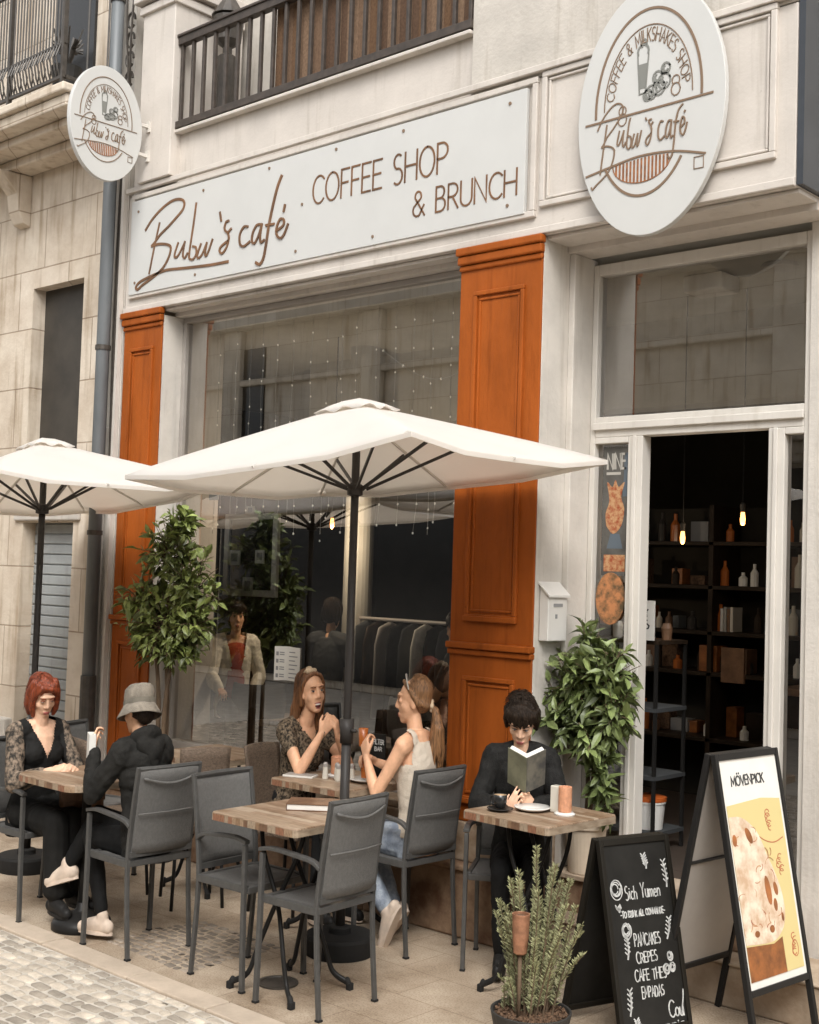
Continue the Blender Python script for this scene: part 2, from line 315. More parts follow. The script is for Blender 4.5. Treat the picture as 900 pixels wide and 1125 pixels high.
def canvas_mat():
    m = mat('umbrella_canvas', lin(.86,.85,.83), .9, var=.03, vs=3, bump=.06, bs=200)
    nt = m.node_tree; N = nt.nodes; L = nt.links; b = N['Principled BSDF']
    tl = N.new('ShaderNodeBsdfTranslucent'); tl.inputs[0].default_value = (.93,.87,.79,1)
    mx = N.new('ShaderNodeMixShader'); mx.inputs[0].default_value = .55
    L.new(b.outputs[0], mx.inputs[1]); L.new(tl.outputs[0], mx.inputs[2]); L.new(mx.outputs[0], N['Material Output'].inputs[0])
    return m
M = dict(
 cream=mat('cream_paint', lin(.57,.52,.465), .6, var=.10, vs=2.5, bump=.12, bs=60),
 white=mat('white_frame', lin(.62,.585,.53), .45, var=.06, vs=4),
 reveal=mat('white_render', lin(.58,.54,.485), .8, var=.12, vs=3, bump=.25, bs=50),
 plaster=mat('pale_stone', lin(.52,.48,.425), .85, var=.16, vs=2.2, bump=.3, bs=45),
 orange=mat('orange_paint', lin(.32,.080,.013), .42, var=.22, vs=4.0, bump=.3, bs=34, stretch=(1,1,.35), detail=10),
 signwhite=mat('sign_white', lin(.55,.545,.52), .35, var=.03, vs=3),
 gilt=mat('brown_lettering', lin(.17,.082,.035), .5, var=.35, vs=6),
 thinline=mat('taupe_line', lin(.20,.13,.08), .5),
 grey_draw=mat('grey_drawing', lin(.2,.2,.18), .6),
 stripe=mat('rust_stripe', lin(.28,.11,.04), .5, var=.4, vs=30),
 stone=stone_wall('limestone', lin(.70,.62,.52), lin(.55,.46,.365), .62, .42, .006, .34),
 opp=stone_wall('opposite_stone', lin(.66,.62,.55), lin(.52,.48,.42), 1.5, .52, .006, .35),
 plinth=mat('brown_stone', lin(.30,.20,.125), .75, var=.5, vs=7, bump=.5, bs=24, col2=lin(.12,.06,.032)),
 plinth2=mat('brown_stone_pale', lin(.42,.33,.24), .8, var=.4, vs=9, bump=.4, bs=30, col2=lin(.22,.14,.08)),
 step=mat('step_stone', lin(.44,.35,.26), .8, var=.3, vs=6, bump=.35, bs=40, col2=lin(.30,.22,.15)),
 pave=None,
 kerb=mat('kerb_stone', lin(.53,.43,.33), .85, var=.15, vs=5, bump=.3, bs=50, col2=lin(.42,.34,.26)),
 setts=mat('setts', lin(.47,.405,.325), .8, var=.25, vs=9, bump=.4, bs=90, tint=.34),
 darksett=mat('dark_setts', lin(.25,.205,.16), .8, var=.25, vs=12, bump=.3, bs=70, tint=.35),
 joint=mat('joint_sand', lin(.52,.47,.40), .95, var=.15, vs=6, bump=.3, bs=90),
 iron=mat('dark_iron', lin(.055,.046,.037), .5, var=.3, vs=20),
 ironbrown=mat('brown_iron', lin(.055,.042,.033), .55, var=.3, vs=20),
 reed=planks('reed_screen', [lin(.16,.085,.04), lin(.24,.15,.09), lin(.12,.065,.035), lin(.20,.12,.07)], .045, 0, .8),
 pipe=mat('pipe_grey', lin(.13,.14,.145), .45, var=.2, vs=5, stretch=(1,1,.3)),
 rust=mat('dark_board', lin(.055,.047,.037), .6, var=.4, vs=4, col2=lin(.035,.03,.024)),
 shutter=mat('shutter', lin(.30,.315,.315), .45, var=.12, vs=6),
 slate=mat('slate_panel', lin(.035,.04,.048), .25, var=.2, vs=3),
 chair=mat('anthracite_metal', lin(.070,.068,.064), .45, var=.15, vs=30),
 mesh=mat('grey_textilene', lin(.118,.114,.107), .65, var=.12, vs=60, bump=.25, bs=220),
 wicker=mat('brown_wicker', lin(.15,.105,.072), .7, var=.4, vs=60, bump=.7, bs=90, stretch=(1,1,2)),
 table=planks('table_planks', [lin(.30,.205,.135), lin(.36,.26,.18), lin(.24,.155,.095), lin(.32,.23,.155), lin(.40,.31,.225)], .052, 1, .45),
 tableedge=planks('table_edge', [lin(.25,.155,.09), lin(.34,.235,.15), lin(.17,.095,.055), lin(.27,.13,.075), lin(.35,.27,.19)], .033, 0, .5, 3),
 black=mat('black_metal', lin(.018,.017,.016), .4),
 rubber=mat('rubber', lin(.022,.021,.020), .7),
 canvas=None,
 pole=mat('umbrella_pole', lin(.040,.036,.033), .4),
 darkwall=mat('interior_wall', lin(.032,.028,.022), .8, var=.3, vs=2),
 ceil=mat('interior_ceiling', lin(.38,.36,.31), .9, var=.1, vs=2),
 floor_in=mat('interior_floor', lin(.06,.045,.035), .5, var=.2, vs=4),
 darkwood=mat('dark_wood', lin(.030,.020,.013), .5, var=.4, vs=8, stretch=(1,6,1)),
 bulb=emit('warm_bulb', lin(1,.42,.10), 3.2),
 fairy=emit('fairy_bulb', lin(1,.93,.8), .16),
 wire=mat('pale_wire', lin(.42,.40,.36), .5),
 paper=mat('paper', lin(.70,.68,.63), .7, var=.05, vs=6),
 ink=mat('ink', lin(.04,.04,.04), .7),
 greyink=mat('grey_ink', lin(.25,.25,.25), .7),
 chalk=mat('chalk', lin(.50,.50,.48), .9, var=.3, vs=60),
 board=mat('blackboard', lin(.018,.017,.015), .55, var=.35, vs=5),
 boardside=mat('board_edge', lin(.014,.012,.009), .5),
 steel_panel=mat('pale_grey_panel', lin(.34,.31,.28), .5, var=.1, vs=3),
 yellow=mat('poster_yellow', lin(.60,.50,.23), .4),
 icecream=mat('poster_cream', lin(.74,.63,.50), .4, vs=16, var=.2, col2=lin(.50,.34,.22)),
 caramel=mat('poster_caramel', lin(.30,.105,.028), .4, vs=10, var=.5),
 redink=mat('poster_red_ink', lin(.42,.13,.06), .6),
 food=mat('poster_food', lin(.52,.22,.09), .4, vs=26, col2=lin(.10,.07,.035), detail=4),
 food2=mat('poster_food_pale', lin(.50,.30,.15), .4, vs=40, col2=lin(.30,.06,.02), detail=3),
 postergrey=mat('poster_grey', lin(.10,.095,.085), .5, var=.3, vs=10),
 blueink=mat('poster_blue', lin(.10,.125,.15), .5),
 mail=mat('mailbox_white', lin(.66,.64,.60), .4, var=.05, vs=4),
 potwhite=mat('pot_cream', lin(.50,.41,.31), .6, var=.12, vs=5),
 potdark=mat('pot_dark', lin(.035,.033,.03), .6),
 soil=mat('soil_bark', lin(.16,.09,.05), .95, var=.6, vs=60, bump=.8, bs=80, col2=lin(.06,.035,.02)),
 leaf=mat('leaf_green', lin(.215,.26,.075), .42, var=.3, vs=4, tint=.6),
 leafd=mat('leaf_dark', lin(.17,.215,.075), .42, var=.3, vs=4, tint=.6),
 rosem=mat('rosemary_green', lin(.27,.27,.14), .7, var=.3, vs=8, tint=.5),
 bark=mat('bark', lin(.13,.085,.05), .85, var=.4, vs=12, bump=.5, bs=40, stretch=(1,1,.3)),
 copper=mat('copper', lin(.44,.22,.13), .45, metal=.55, var=.3, vs=30),
 peach=mat('peach_wax', lin(.62,.30,.17), .5, var=.2, vs=40, bump=.4, bs=90),
 porcelain=mat('porcelain', lin(.72,.70,.66), .2),
 blackcup=mat('black_cup', lin(.02,.02,.02), .18),
 coffee=mat('coffee_foam', lin(.50,.34,.2), .5),
 tea=mat('amber_tea', lin(.45,.13,.03), .2),
 bag=mat('brown_leather', lin(.16,.085,.045), .5, var=.3, vs=12, bump=.3, bs=60),
 book1=mat('book_cover', lin(.20,.20,.135), .5, var=.3, vs=9),
 book2=mat('book_cover_dark', lin(.06,.06,.058), .5, var=.6, vs=14, col2=lin(.16,.15,.12)),
 bucketorange=mat('orange_lid', lin(.45,.10,.02), .4),
 skin=mat('skin', lin(.76,.43,.26), .5, var=.16, vs=14),
 skin2=mat('skin_pale', lin(.74,.46,.31), .5, var=.16, vs=14),
 mouth=mat('mouth_inside', lin(.10,.018,.016), .5),
 lips=mat('lips', lin(.32,.085,.07), .4),
 eye=mat('eye_white', lin(.42,.38,.34), .25),
 iris=mat('iris', lin(.025,.016,.01), .15),
 hair_red=mat('hair_auburn', lin(.22,.042,.012), .42, var=.6, vs=3, stretch=(34,34,3), bump=.6, bs=6),
 hair_brown=mat('hair_brown', lin(.19,.082,.032), .42, var=.65, vs=3, stretch=(34,34,3), bump=.6, bs=6),
 hair_light=mat('hair_light_brown', lin(.27,.135,.058), .42, var=.65, vs=3, stretch=(34,34,3), bump=.6, bs=6),
 hair_dark=mat('hair_dark', lin(.022,.014,.009), .4, var=.6, vs=3, stretch=(34,34,4), bump=.6, bs=6),
 knit=mat('black_knit', lin(.016,.0155,.0145), .8, var=.3, vs=30, bump=.4, bs=120),
 blacktop=mat('black_blouse', lin(.014,.0135,.0125), .75, var=.2, vs=20),
 lace=mat('lace_sleeve', lin(.03,.027,.023), .75, vs=34, col2=lin(.25,.19,.14), bump=.3, bs=60, detail=2),
 hoodie=mat('black_hoodie', lin(.020,.019,.017), .85, var=.3, vs=10, bump=.3, bs=120),
 trouser=mat('black_trousers', lin(.012,.012,.012), .8, var=.2, vs=10),
 denim=mat('denim', lin(.17,.20,.25), .8, vs=16, col2=lin(.36,.40,.45), bump=.3, bs=160),
 darkdenim=mat('dark_denim', lin(.06,.07,.085), .8, vs=12, col2=lin(.03,.035,.042)),
 speckle=mat('speckled_top', lin(.022,.018,.014), .8, vs=60, col2=lin(.20,.15,.10), detail=2),
 tanktop=mat('cream_top', lin(.66,.57,.46), .8, var=.12, vs=8, bump=.3, bs=120),
 felt=mat('grey_hat', lin(.22,.19,.15), .9, var=.3, vs=14, bump=.4, bs=120),
 hatband=mat('hat_band', lin(.125,.11,.085), .9, var=.3, vs=14),
 jacket=mat('cream_jacket', lin(.85,.80,.69), .8, var=.25, vs=12),
 rustshirt=mat('rust_shirt', lin(.36,.045,.012), .8),
 greyshirt=mat('grey_shirt', lin(.055,.058,.06), .8),
 canvas_shoe=mat('pale_shoe', lin(.62,.50,.40), .7, var=.15, vs=10),
 tan_shoe=mat('tan_shoe', lin(.40,.20,.11), .6, var=.2, vs=10),
 blackshoe=mat('black_shoe', lin(.018,.017,.016), .5),
 scrunch=mat('scrunchie', lin(.58,.44,.29), .8, var=.3, vs=40),
 glassy=mat('clear_glass', lin(.62,.58,.5), .12),
 window_dark=mat('window_dark', lin(.02,.02,.02), .15),
)
def pave_mat():
    m = mat('pavement', lin(.50,.41,.31), .85, var=.2, vs=2.6, bump=.4, bs=70, col2=lin(.36,.28,.20), detail=10)
    nt = m.node_tree; N = nt.nodes; L = nt.links; b = N['Principled BSDF']
    tc = N.new('ShaderNodeTexCoord')
    br = N.new('ShaderNodeTexBrick'); br.inputs['Scale'].default_value = 1; br.inputs['Brick Width'].default_value = .46; br.inputs['Row Height'].default_value = .285
    br.inputs['Mortar Size'].default_value = .0035; br.inputs['Mortar Smooth'].default_value = .6
    br.inputs['Color1'].default_value = (1,1,1,1); br.inputs['Color2'].default_value = (.90,.88,.86,1); br.inputs['Mortar'].default_value = (.62,.57,.52,1)
    L.new(tc.outputs['Object'], br.inputs['Vector'])
    nz = N.new('ShaderNodeTexNoise'); nz.inputs['Scale'].default_value = 130; nz.inputs['Detail'].default_value = 3; L.new(tc.outputs['Object'], nz.inputs['Vector'])
    cr = N.new('ShaderNodeValToRGB'); cr.color_ramp.elements[0].position = .36; cr.color_ramp.elements[0].color = (.72,.68,.64,1); cr.color_ramp.elements[1].position = .52; cr.color_ramp.elements[1].color = (1,1,1,1)
    L.new(nz.outputs['Fac'], cr.inputs[0])
    vo = N.new('ShaderNodeTexNoise'); vo.inputs['Scale'].default_value = 1.1; vo.inputs['Detail'].default_value = 9; vo.inputs['Roughness'].default_value = .7; L.new(tc.outputs['Object'], vo.inputs['Vector'])
    c3 = N.new('ShaderNodeValToRGB'); c3.color_ramp.elements[0].position = .36; c3.color_ramp.elements[0].color = (.60,.55,.49,1); c3.color_ramp.elements[1].position = .50; c3.color_ramp.elements[1].color = (1,1,1,1); L.new(vo.outputs['Fac'], c3.inputs[0])
    src = b.inputs['Base Color'].links[0].from_socket
    for q in (br.outputs[0], cr.outputs[0], c3.outputs[0]):
        mx = N.new('ShaderNodeMix'); mx.data_type = 'RGBA'; mx.blend_type = 'MULTIPLY'; mx.inputs[0].default_value = 1
        L.new(src, mx.inputs[6]); L.new(q, mx.inputs[7]); src = mx.outputs[2]
    L.new(src, b.inputs['Base Color'])
    return m
def streaks(m, s, sc_=(11, 11, .8), lo=.30, hi=.46):
    nt = m.node_tree; N = nt.nodes; L = nt.links; b = N['Principled BSDF']
    tc = N.new('ShaderNodeTexCoord'); mp = N.new('ShaderNodeMapping'); mp.inputs['Scale'].default_value = sc_; L.new(tc.outputs['Object'], mp.inputs[0])
    nz = N.new('ShaderNodeTexNoise'); nz.inputs['Scale'].default_value = 1.3; nz.inputs['Detail'].default_value = 9; nz.inputs['Roughness'].default_value = .65; L.new(mp.outputs[0], nz.inputs[0])
    cr = N.new('ShaderNodeValToRGB'); cr.color_ramp.elements[0].position = lo; cr.color_ramp.elements[0].color = (1-s, 1-s*1.1, 1-s*1.25, 1); cr.color_ramp.elements[1].position = hi; cr.color_ramp.elements[1].color = (1,1,1,1)
    L.new(nz.outputs['Fac'], cr.inputs[0])
    mx = N.new('ShaderNodeMix'); mx.data_type = 'RGBA'; mx.blend_type = 'MULTIPLY'; mx.inputs[0].default_value = 1
    L.new(b.inputs['Base Color'].links[0].from_socket, mx.inputs[6]); L.new(cr.outputs[0], mx.inputs[7]); L.new(mx.outputs[2], b.inputs['Base Color'])
for k_, s_ in (('cream', .16), ('plaster', .20), ('reveal', .18), ('white', .14), ('orange', .30), ('shutter', .2), ('pipe', .25)): streaks(M[k_], s_)
for k_, s_ in (('orange', .45), ('cream', .22), ('chair', .2), ('mesh', .18)): streaks(M[k_], s_, (24, 24, 24), .27, .36)
M['pave'] = pave_mat()
M['canvas'] = canvas_mat()
for k_ in ('orange','knit','blacktop','hoodie','trouser','greyshirt','board','boardside','hair_dark','darkwall','darkwood','lace','speckle','darkdenim','blackshoe','rubber','pole','black'):
    M[k_].node_tree.nodes['Principled BSDF'].inputs['Specular IOR Level'].default_value = .16
GL = glass('shop_glass', .235, (.97,.98,.97,1))
GLd = glass('door_glass', .12, (.97,.98,.97,1))
# ================================================================ camera, light
def setup():
    cam = bpy.data.cameras.new('camera'); o = bpy.data.objects.new('camera', cam); COL.objects.link(o)
    b, p, r = radians(42.4), radians(2.75), radians(1.85)
    F = V((-sin(b), cos(b), 0)); Rt = V((cos(b), sin(b), 0)); U = V((0, 0, 1))
    F2 = F*cos(p)+U*sin(p); U2 = U*cos(p)-F*sin(p)
    R3 = Rt*cos(r)+U2*sin(r); U3 = U2*cos(r)-Rt*sin(r)
    m = Matrix((R3, U3, -F2)).transposed().to_4x4(); m.translation = (3.568, -4.78, 1.72)
    o.matrix_world = m
    cam.lens = 36*1400/1125; cam.sensor_width = 36; cam.sensor_fit = 'AUTO'; cam.clip_end = 500; cam.clip_start = .05
    sc.camera = o
    w = bpy.data.worlds.new('World'); sc.world = w; w.use_nodes = True
    N = w.node_tree.nodes; L = w.node_tree.links; bg = N['Background']
    sky = N.new('ShaderNodeTexSky'); sky.sky_type = 'NISHITA'; sky.sun_disc = False
    el, az = radians(49), radians(138)
    sky.sun_elevation = el; sky.sun_rotation = az; sky.air_density = 1.0; sky.dust_density = 3.5
    hs = N.new('ShaderNodeHueSaturation'); hs.inputs['Saturation'].default_value = .12
    L.new(sky.outputs[0], hs.inputs['Color']); L.new(hs.outputs[0], bg.inputs[0]); bg.inputs[1].default_value = .15
    sd = bpy.data.lights.new('sun', 'SUN'); sd.energy = 1.0; sd.angle = radians(28); sd.color = (1, .97, .925)
    so = bpy.data.objects.new('sun', sd); COL.objects.link(so); so.location = (0, -6, 12)
    d = V((sin(az)*cos(el), cos(az)*cos(el), sin(el)))      # towards the sun
    so.rotation_euler = d.to_track_quat('Z', 'Y').to_euler()
    vs = sc.view_settings; vs.view_transform = 'Standard'; vs.look = 'None'; vs.gamma = 1; vs.exposure = EXPO
    try: vs.use_curve_mapping = False
    except Exception: pass
    cy = sc.cycles
    cy.use_denoising = True
    try: cy.denoiser = 'OPENIMAGEDENOISE'
    except Exception: pass
    cy.max_bounces = 8; cy.diffuse_bounces = 4; cy.glossy_bounces = 4; cy.transparent_max_bounces = 12
    cy.caustics_reflective = False; cy.caustics_refractive = False
    cy.sample_clamp_indirect = 6
EXPO = .93
setup()

# ================================================================ ground
struct(MB().box(-60, 60, -60, 60, -.5, -.03).build('ground', M['joint']))
# pavement slab and kerb band
mb = MB(); mb.box(-14, 12, -1.42, .3, -.4, 0); struct(mb.build('pavement', M['pave']))
mb = MB()
x = -14
while x < 12:
    w = R.uniform(.5, .7); mb.tint = R.random(); mb.box(x, x+w-.006, -1.55, -1.424, -.4, .004+R.uniform(-.002, .002)); x += w
struct(mb.build('kerb', M['kerb'], bevel=.006))
mb = MB(); mb.box(-14, 12, -8, -1.552, -.4, -.0075); struct(mb.build('road', M['joint']))
def sett_field(x0, x1, y0, y1, sx, sy, z, skew=0, rnd=None):
    mb = MB(); rr = rnd or R
    y = y0
    row = 0
    while y < y1:
        h = sy*rr.uniform(.9, 1.1); x = x0 - rr.random()*sx
        while x < x1:
            w = sx*rr.uniform(.65, 1.4)
            a, b, c_, d = x+.006*rr.uniform(.6,1.6), x+w-.006*rr.uniform(.6,1.6), y+.006*rr.uniform(.5,1.6), y+h-.006*rr.uniform(.5,1.6)
            if b > x1: b = x1
            if b-a > .02:
                mb.tint = rr.random()**1.3
                ch = min(b-a, d-c_)*.2*rr.uniform(.5, 1.1)
                j = lambda: rr.uniform(-.004, .004)
                P = [(a+ch,c_),(b-ch,c_),(b,c_+ch),(b,d-ch),(b-ch,d),(a+ch,d),(a,d-ch),(a,c_+ch)]
                P = [(p[0]+j()+skew*(p[1]-y0), p[1]+j()+.006*sin(p[0]*9)) for p in P]
                cx = sum(p[0] for p in P)/8; cy = sum(p[1] for p in P)/8
                zt = z + rr.uniform(-.0015, .0015)
                tl = (rr.uniform(-.03,.03), rr.uniform(-.03,.03))
                lo = [(p[0], p[1], z-.012) for p in P]
                hi = [(cx+(p[0]-cx)*.93, cy+(p[1]-cy)*.91, zt+tl[0]*(p[0]-cx)+tl[1]*(p[1]-cy)-.0015) for p in P]
                top = [(cx+(p[0]-cx)*.6, cy+(p[1]-cy)*.55, zt+.0005) for p in P]
                fs = [tuple(range(16, 24))] + [(i, (i+1)%8, 8+(i+1)%8, 8+i) for i in range(8)] + [(8+i, 8+(i+1)%8, 16+(i+1)%8, 16+i) for i in range(8)]
                mb.add(lo+hi+top, fs)
            x += w
        y += h
    return mb
struct(sett_field(-7.5, 4.2, -4.4, -1.56, .088, .054, -.002).build('cobbled_road', M['setts'], smooth=True))
struct(sett_field(-1.36, -.78, -1.33, -.78, .06, .042, .004).build('pavement_setts', M['darksett'], smooth=True))
# manhole cover
mb = MB(); mb.lathe([(.085,.0),(.085,.007),(.07,.008),(.068,.004),(.0,.004)], (-.42,-1.13,.001), 28, cap=False)
tag(mb.build('manhole_cover', M['iron']), 'small round dark iron cover set in the pavement under the front table', 'manhole cover')
# ================================================================ café building
cafe = thing('cafe_building', 'cream shopfront of a corner-street café with orange pilasters and large window', 'building')
X0, X1 = -3.355, 1.262
b = MB()
# upper wall, band above the fascia, soffits
b.box(-.47, X1, 0.0, .5, 4.105, 7.0)
b.box(X0, -.472, .55, .8, 4.47, 7.0)
b.build('upper_wall', M['plaster'], cafe)
b = MB()
b.box(X0, X1-.002, .002, .40, 3.335, 4.10)            # fascia
b.box(X0, -.472, .03, .55, 4.102, 4.455)             # balcony parapet base
b.build('fascia', M['cream'], cafe, bevel=.006)
def mould_rect(b, x0, x1, z0, z1, w=.035, d=.018, y=0.0):
    for (a, c, e, f) in ((x0, x1, z1-w, z1), (x0, x1, z0, z0+w), (x0, x0+w, z0+w, z1-w), (x1-w, x1, z0+w, z1-w)):
        b.box(a, c, y-d, y+.01, e, f)
b = MB()
mould_rect(b, -3.30, -.045, 3.425, 4.10, .03, .02)
mould_rect(b, -.02, 1.175, 3.465, 4.115, .028, .018)
mould_rect(b, .015, 1.14, 3.50, 4.08, .012, .010)
b.box(X0, X1, -.03, 0, 4.118, 4.15)
b.box(X0, -.475, -.02, .03, 4.425, 4.445)
b.box(X0, X1-.003, -.014, .0, 3.337, 3.372)
b.build('moulding', M['cream'], cafe, bevel=.004)
# soffit steps over window and door
b = MB(); b.box(-2.945, -.5, .10, .36, 3.29, 3.333); b.box(-2.945, -.5, .02, .1, 3.315, 3.333)
b.box(0.0, X1, .03, .2, 3.315, 3.333); b.box(0.0, X1, .2, .36, 3.285, 3.333)
b.build('soffit', M['cream'], cafe, bevel=.003)
# pier at upper left with cap
b = MB(); b.box(-3.21, -2.875, -.05, .5, 4.155, 5.32); b.box(-3.26, -2.83, -.1, .5, 5.322, 5.42); b.box(-3.23, -2.855, -.07, .5, 5.25, 5.30)
b.build('pier', M['cream'], cafe, bevel=.006)
# slate end panel of the fascia
b = MB(); b.box(X1+.002, X1+.03, .0, .30, 3.34, 6.0); b.build('side_panel', M['slate'], cafe)
# reveals / piers that carry the fascia
b = MB()
b.box(-3.04, -2.944, .0135, .5, .02, 3.29)             # left window reveal
b.build('window_reveal', M['reveal'], cafe)
b = MB(); b.box(-.46, -.0005, .0135, .5, .36, 3.33); b.box(0.0, .034, .22, .5, .36, 3.284)
b.build('door_reveal', M['reveal'], cafe, bevel=.004)
b = MB(); b.box(1.167, 4.5, .36, .7, 0, 3.284); b.box(X1, 4.5, .30, .7, 3.34, 7.0); b.box(X1, 4.5, .28, .7, 3.286, 3.338)
b.build('side_wall', M['reveal'], cafe)
# pilasters in orange
def pilaster(x0, x1, z0, z1, zmid, lo, hi):
    w = MB(); w.box(x0, x1, .0, .012, z0, z1-.002); p = w.build('pilaster', M['orange'], cafe, bevel=.004)
    t = MB()
    t.box(x0-.014, x1+.012, -.034, .011, z1-.04, z1); t.box(x0-.008, x1+.007, -.024, .011, z1-.085, z1-.042); t.box(x0-.004, x1+.004, -.012, .011, z1-.115, z1-.087)
    t.build('cornice_cap', M['orange'], p, bevel=.008)
    t = MB(); t.box(x0-.006, x1+.004, -.03, .02, zmid-.02, zmid+.012); t.box(x0-.004, x1+.003, -.016, .02, zmid-.05, zmid-.022)
    t.build('mid_rail', M['orange'], p, bevel=.006)
    t = MB()
    for (a, c) in ((hi[0], hi[1]), (lo[0], lo[1])):
        i = (x1-x0)*.19
        mould_rect(t, x0+i, x1-i, a, c, .022, .014); mould_rect(t, x0+i+.03, x1-i-.03, a+.035, c-.035, .012, .007)
        t.box(x0+i-.004, x1-i+.004, -.022, 0, a-.012, a+.014)
    t.build('panel_moulding', M['orange'], p, bevel=.004)
pilaster(-.502, .0, .54, 3.335, 1.385, (.64, 1.235), (1.51, 3.11))
pilaster(-3.345, -2.945, .12, 3.335, 1.385, (.3, 1.235), (1.51, 3.10))
# stone plinths
b = MB(); b.box(-2.94, .0, -.012, .35, .352, .538); b.build('upper_plinth', M['plinth2'], cafe, bevel=.008)
b = MB()
x = -3.355
for w in (.62, .55, .7, .5, .6, .39):
    b.box(x, min(x+w-.004, .0), -.055, .3, 0.002, .318); x += w
b.box(-3.355, .0, -.075, .3, .320, .35)
b.build('lower_plinth', M['plinth'], cafe, bevel=.01)
# window: frame, sill, pane
wn = MB(); wn.box(-2.942, -.46, .16, .215, 3.258, 3.289); wn.box(-2.942, -2.908, .16, .215, .64, 3.258); wn.box(-.5, -.46, .16, .215, .64, 3.258); wn.box(-2.942, -.46, .14, .23, .58, .64)
win = wn.build('window_frame', M['steel_panel'], cafe, bevel=.003)
g = MB(); g.add([(-2.909,.185,.639),(-.499,.185,.639),(-.499,.185,3.259),(-2.909,.185,3.259)], [(0,1,2,3)]); g.build('window_pane', GL, win)
b = MB(); b.box(-2.94, -.46, -.005, .16, .54, .578); b.build('window_sill', M['plinth2'], cafe, bevel=.006)
# steps at the door
b = MB(); b.box(.004, 4.4, .017, .36, .002, .17); b.box(.004, 4.4, .005, .34, .172, .185); b.build('door_step', M['step'], cafe, bevel=.008)
b = MB(); b.box(.036, 1.165, .16, .40, .187, .335); b.build('upper_step_riser', M['plinth'], cafe, bevel=.004)
b = MB(); b.box(.036, 1.165, .14, .46, .337, .36); b.build('door_sill', M['step'], cafe, bevel=.004)
# door assembly
df = MB()
y0, y1 = .375, .45
zs, zt = .361, 3.255
df.box(.036, .066, y0, y1, zs, zt); df.box(1.137, 1.165, y0, y1, zs, zt); df.box(.066, 1.137, y0, y1, 3.20, zt)
df.box(.066, 1.137, y0, y1, 2.405, 2.505); df.box(.06, 1.14, y0-.018, y0, 2.44, 2.475)
df.box(.255, .335, y0, y1, zs, 2.405); df.box(.283, .307, y0-.012, y0, zs, 2.405)
df.box(.974, 1.05, y0, y1, zs, 2.405); df.box(1.0, 1.022, y0-.012, y0, zs, 2.405)
df.box(.066, .255, y0, y1, zs, .46); df.box(1.05, 1.137, y0, y1, zs, .46); df.box(.066, .255, y0, y1, 2.375, 2.405); df.box(1.05, 1.137, y0, y1, 2.375, 2.405)
dfo = df.build('door_frame', M['white'], cafe, bevel=.004)
g = MB(); g.add([(.067,.412,2.504),(1.136,.412,2.504),(1.136,.412,3.201),(.067,.412,3.201)], [(0,1,2,3)]); g.build('transom_pane', GL, dfo)
for xa, xb in ((.067,.254),(1.051,1.136)):
    g = MB(); g.add([(xa,.412,.461),(xb,.412,.461),(xb,.412,2.374),(xa,.412,2.374)], [(0,1,2,3)]); g.build('side_pane', GLd, dfo)
# interior shell
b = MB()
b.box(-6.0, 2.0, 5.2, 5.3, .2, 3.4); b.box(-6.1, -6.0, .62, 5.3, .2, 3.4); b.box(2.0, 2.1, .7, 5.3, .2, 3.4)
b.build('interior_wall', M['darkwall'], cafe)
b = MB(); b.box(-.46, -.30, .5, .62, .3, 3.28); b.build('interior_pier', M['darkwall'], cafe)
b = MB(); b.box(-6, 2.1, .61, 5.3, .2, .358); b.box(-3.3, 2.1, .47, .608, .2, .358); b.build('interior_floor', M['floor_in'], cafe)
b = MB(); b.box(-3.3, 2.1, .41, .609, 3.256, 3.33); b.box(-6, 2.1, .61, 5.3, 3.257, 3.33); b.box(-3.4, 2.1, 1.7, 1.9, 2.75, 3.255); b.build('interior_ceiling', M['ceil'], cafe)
b = MB(); b.box(.28, .5, .8, .98, 3.17, 3.255); b.build('ceiling_box', M['white'], cafe, bevel=.01)
b = MB(); b.lathe([(.09, 3.235), (.085, 3.254)], (.78, .85, 0), 24); b.build('downlight', M['steel_panel'], cafe)
# balcony: railing with bars
rl = MB()
for z, h in ((4.985, .05), (4.452, .045)): rl.box(-2.874, -.47, -.02, .03, z, z+h)
n = 22
for i in range(n+1):
    x = -2.85 + i*(2.36/n); rl.box(x-.011, x+.011, -.006, .016, 4.49, 4.99)
rl.box(-2.874, -.47, -.03, .04, 5.034, 5.05)
rl.build('balcony_railing', M['ironbrown'], cafe, bevel=.003)
b = MB(); b.box(-2.03, -.475, .06, .09, 4.475, 5.6); b.build('reed_screen', M['reed'], cafe)
# lantern on the balcony
ln = thing('lantern', 'dark iron lantern standing on the balcony behind the railing', 'lantern', (-2.72, .25, 4.456))
b = MB(); b.lathe([(.06,0),(.06,.5),(.03,.52),(.03,.56),(.085,.6),(.1,.75),(.075,.76)], n=12); b.build('body', M['iron'], ln)
b = MB(); b.lathe([(.11,.762),(.05,.86),(.015,.92)], n=12); b.build('cap', M['iron'], ln)

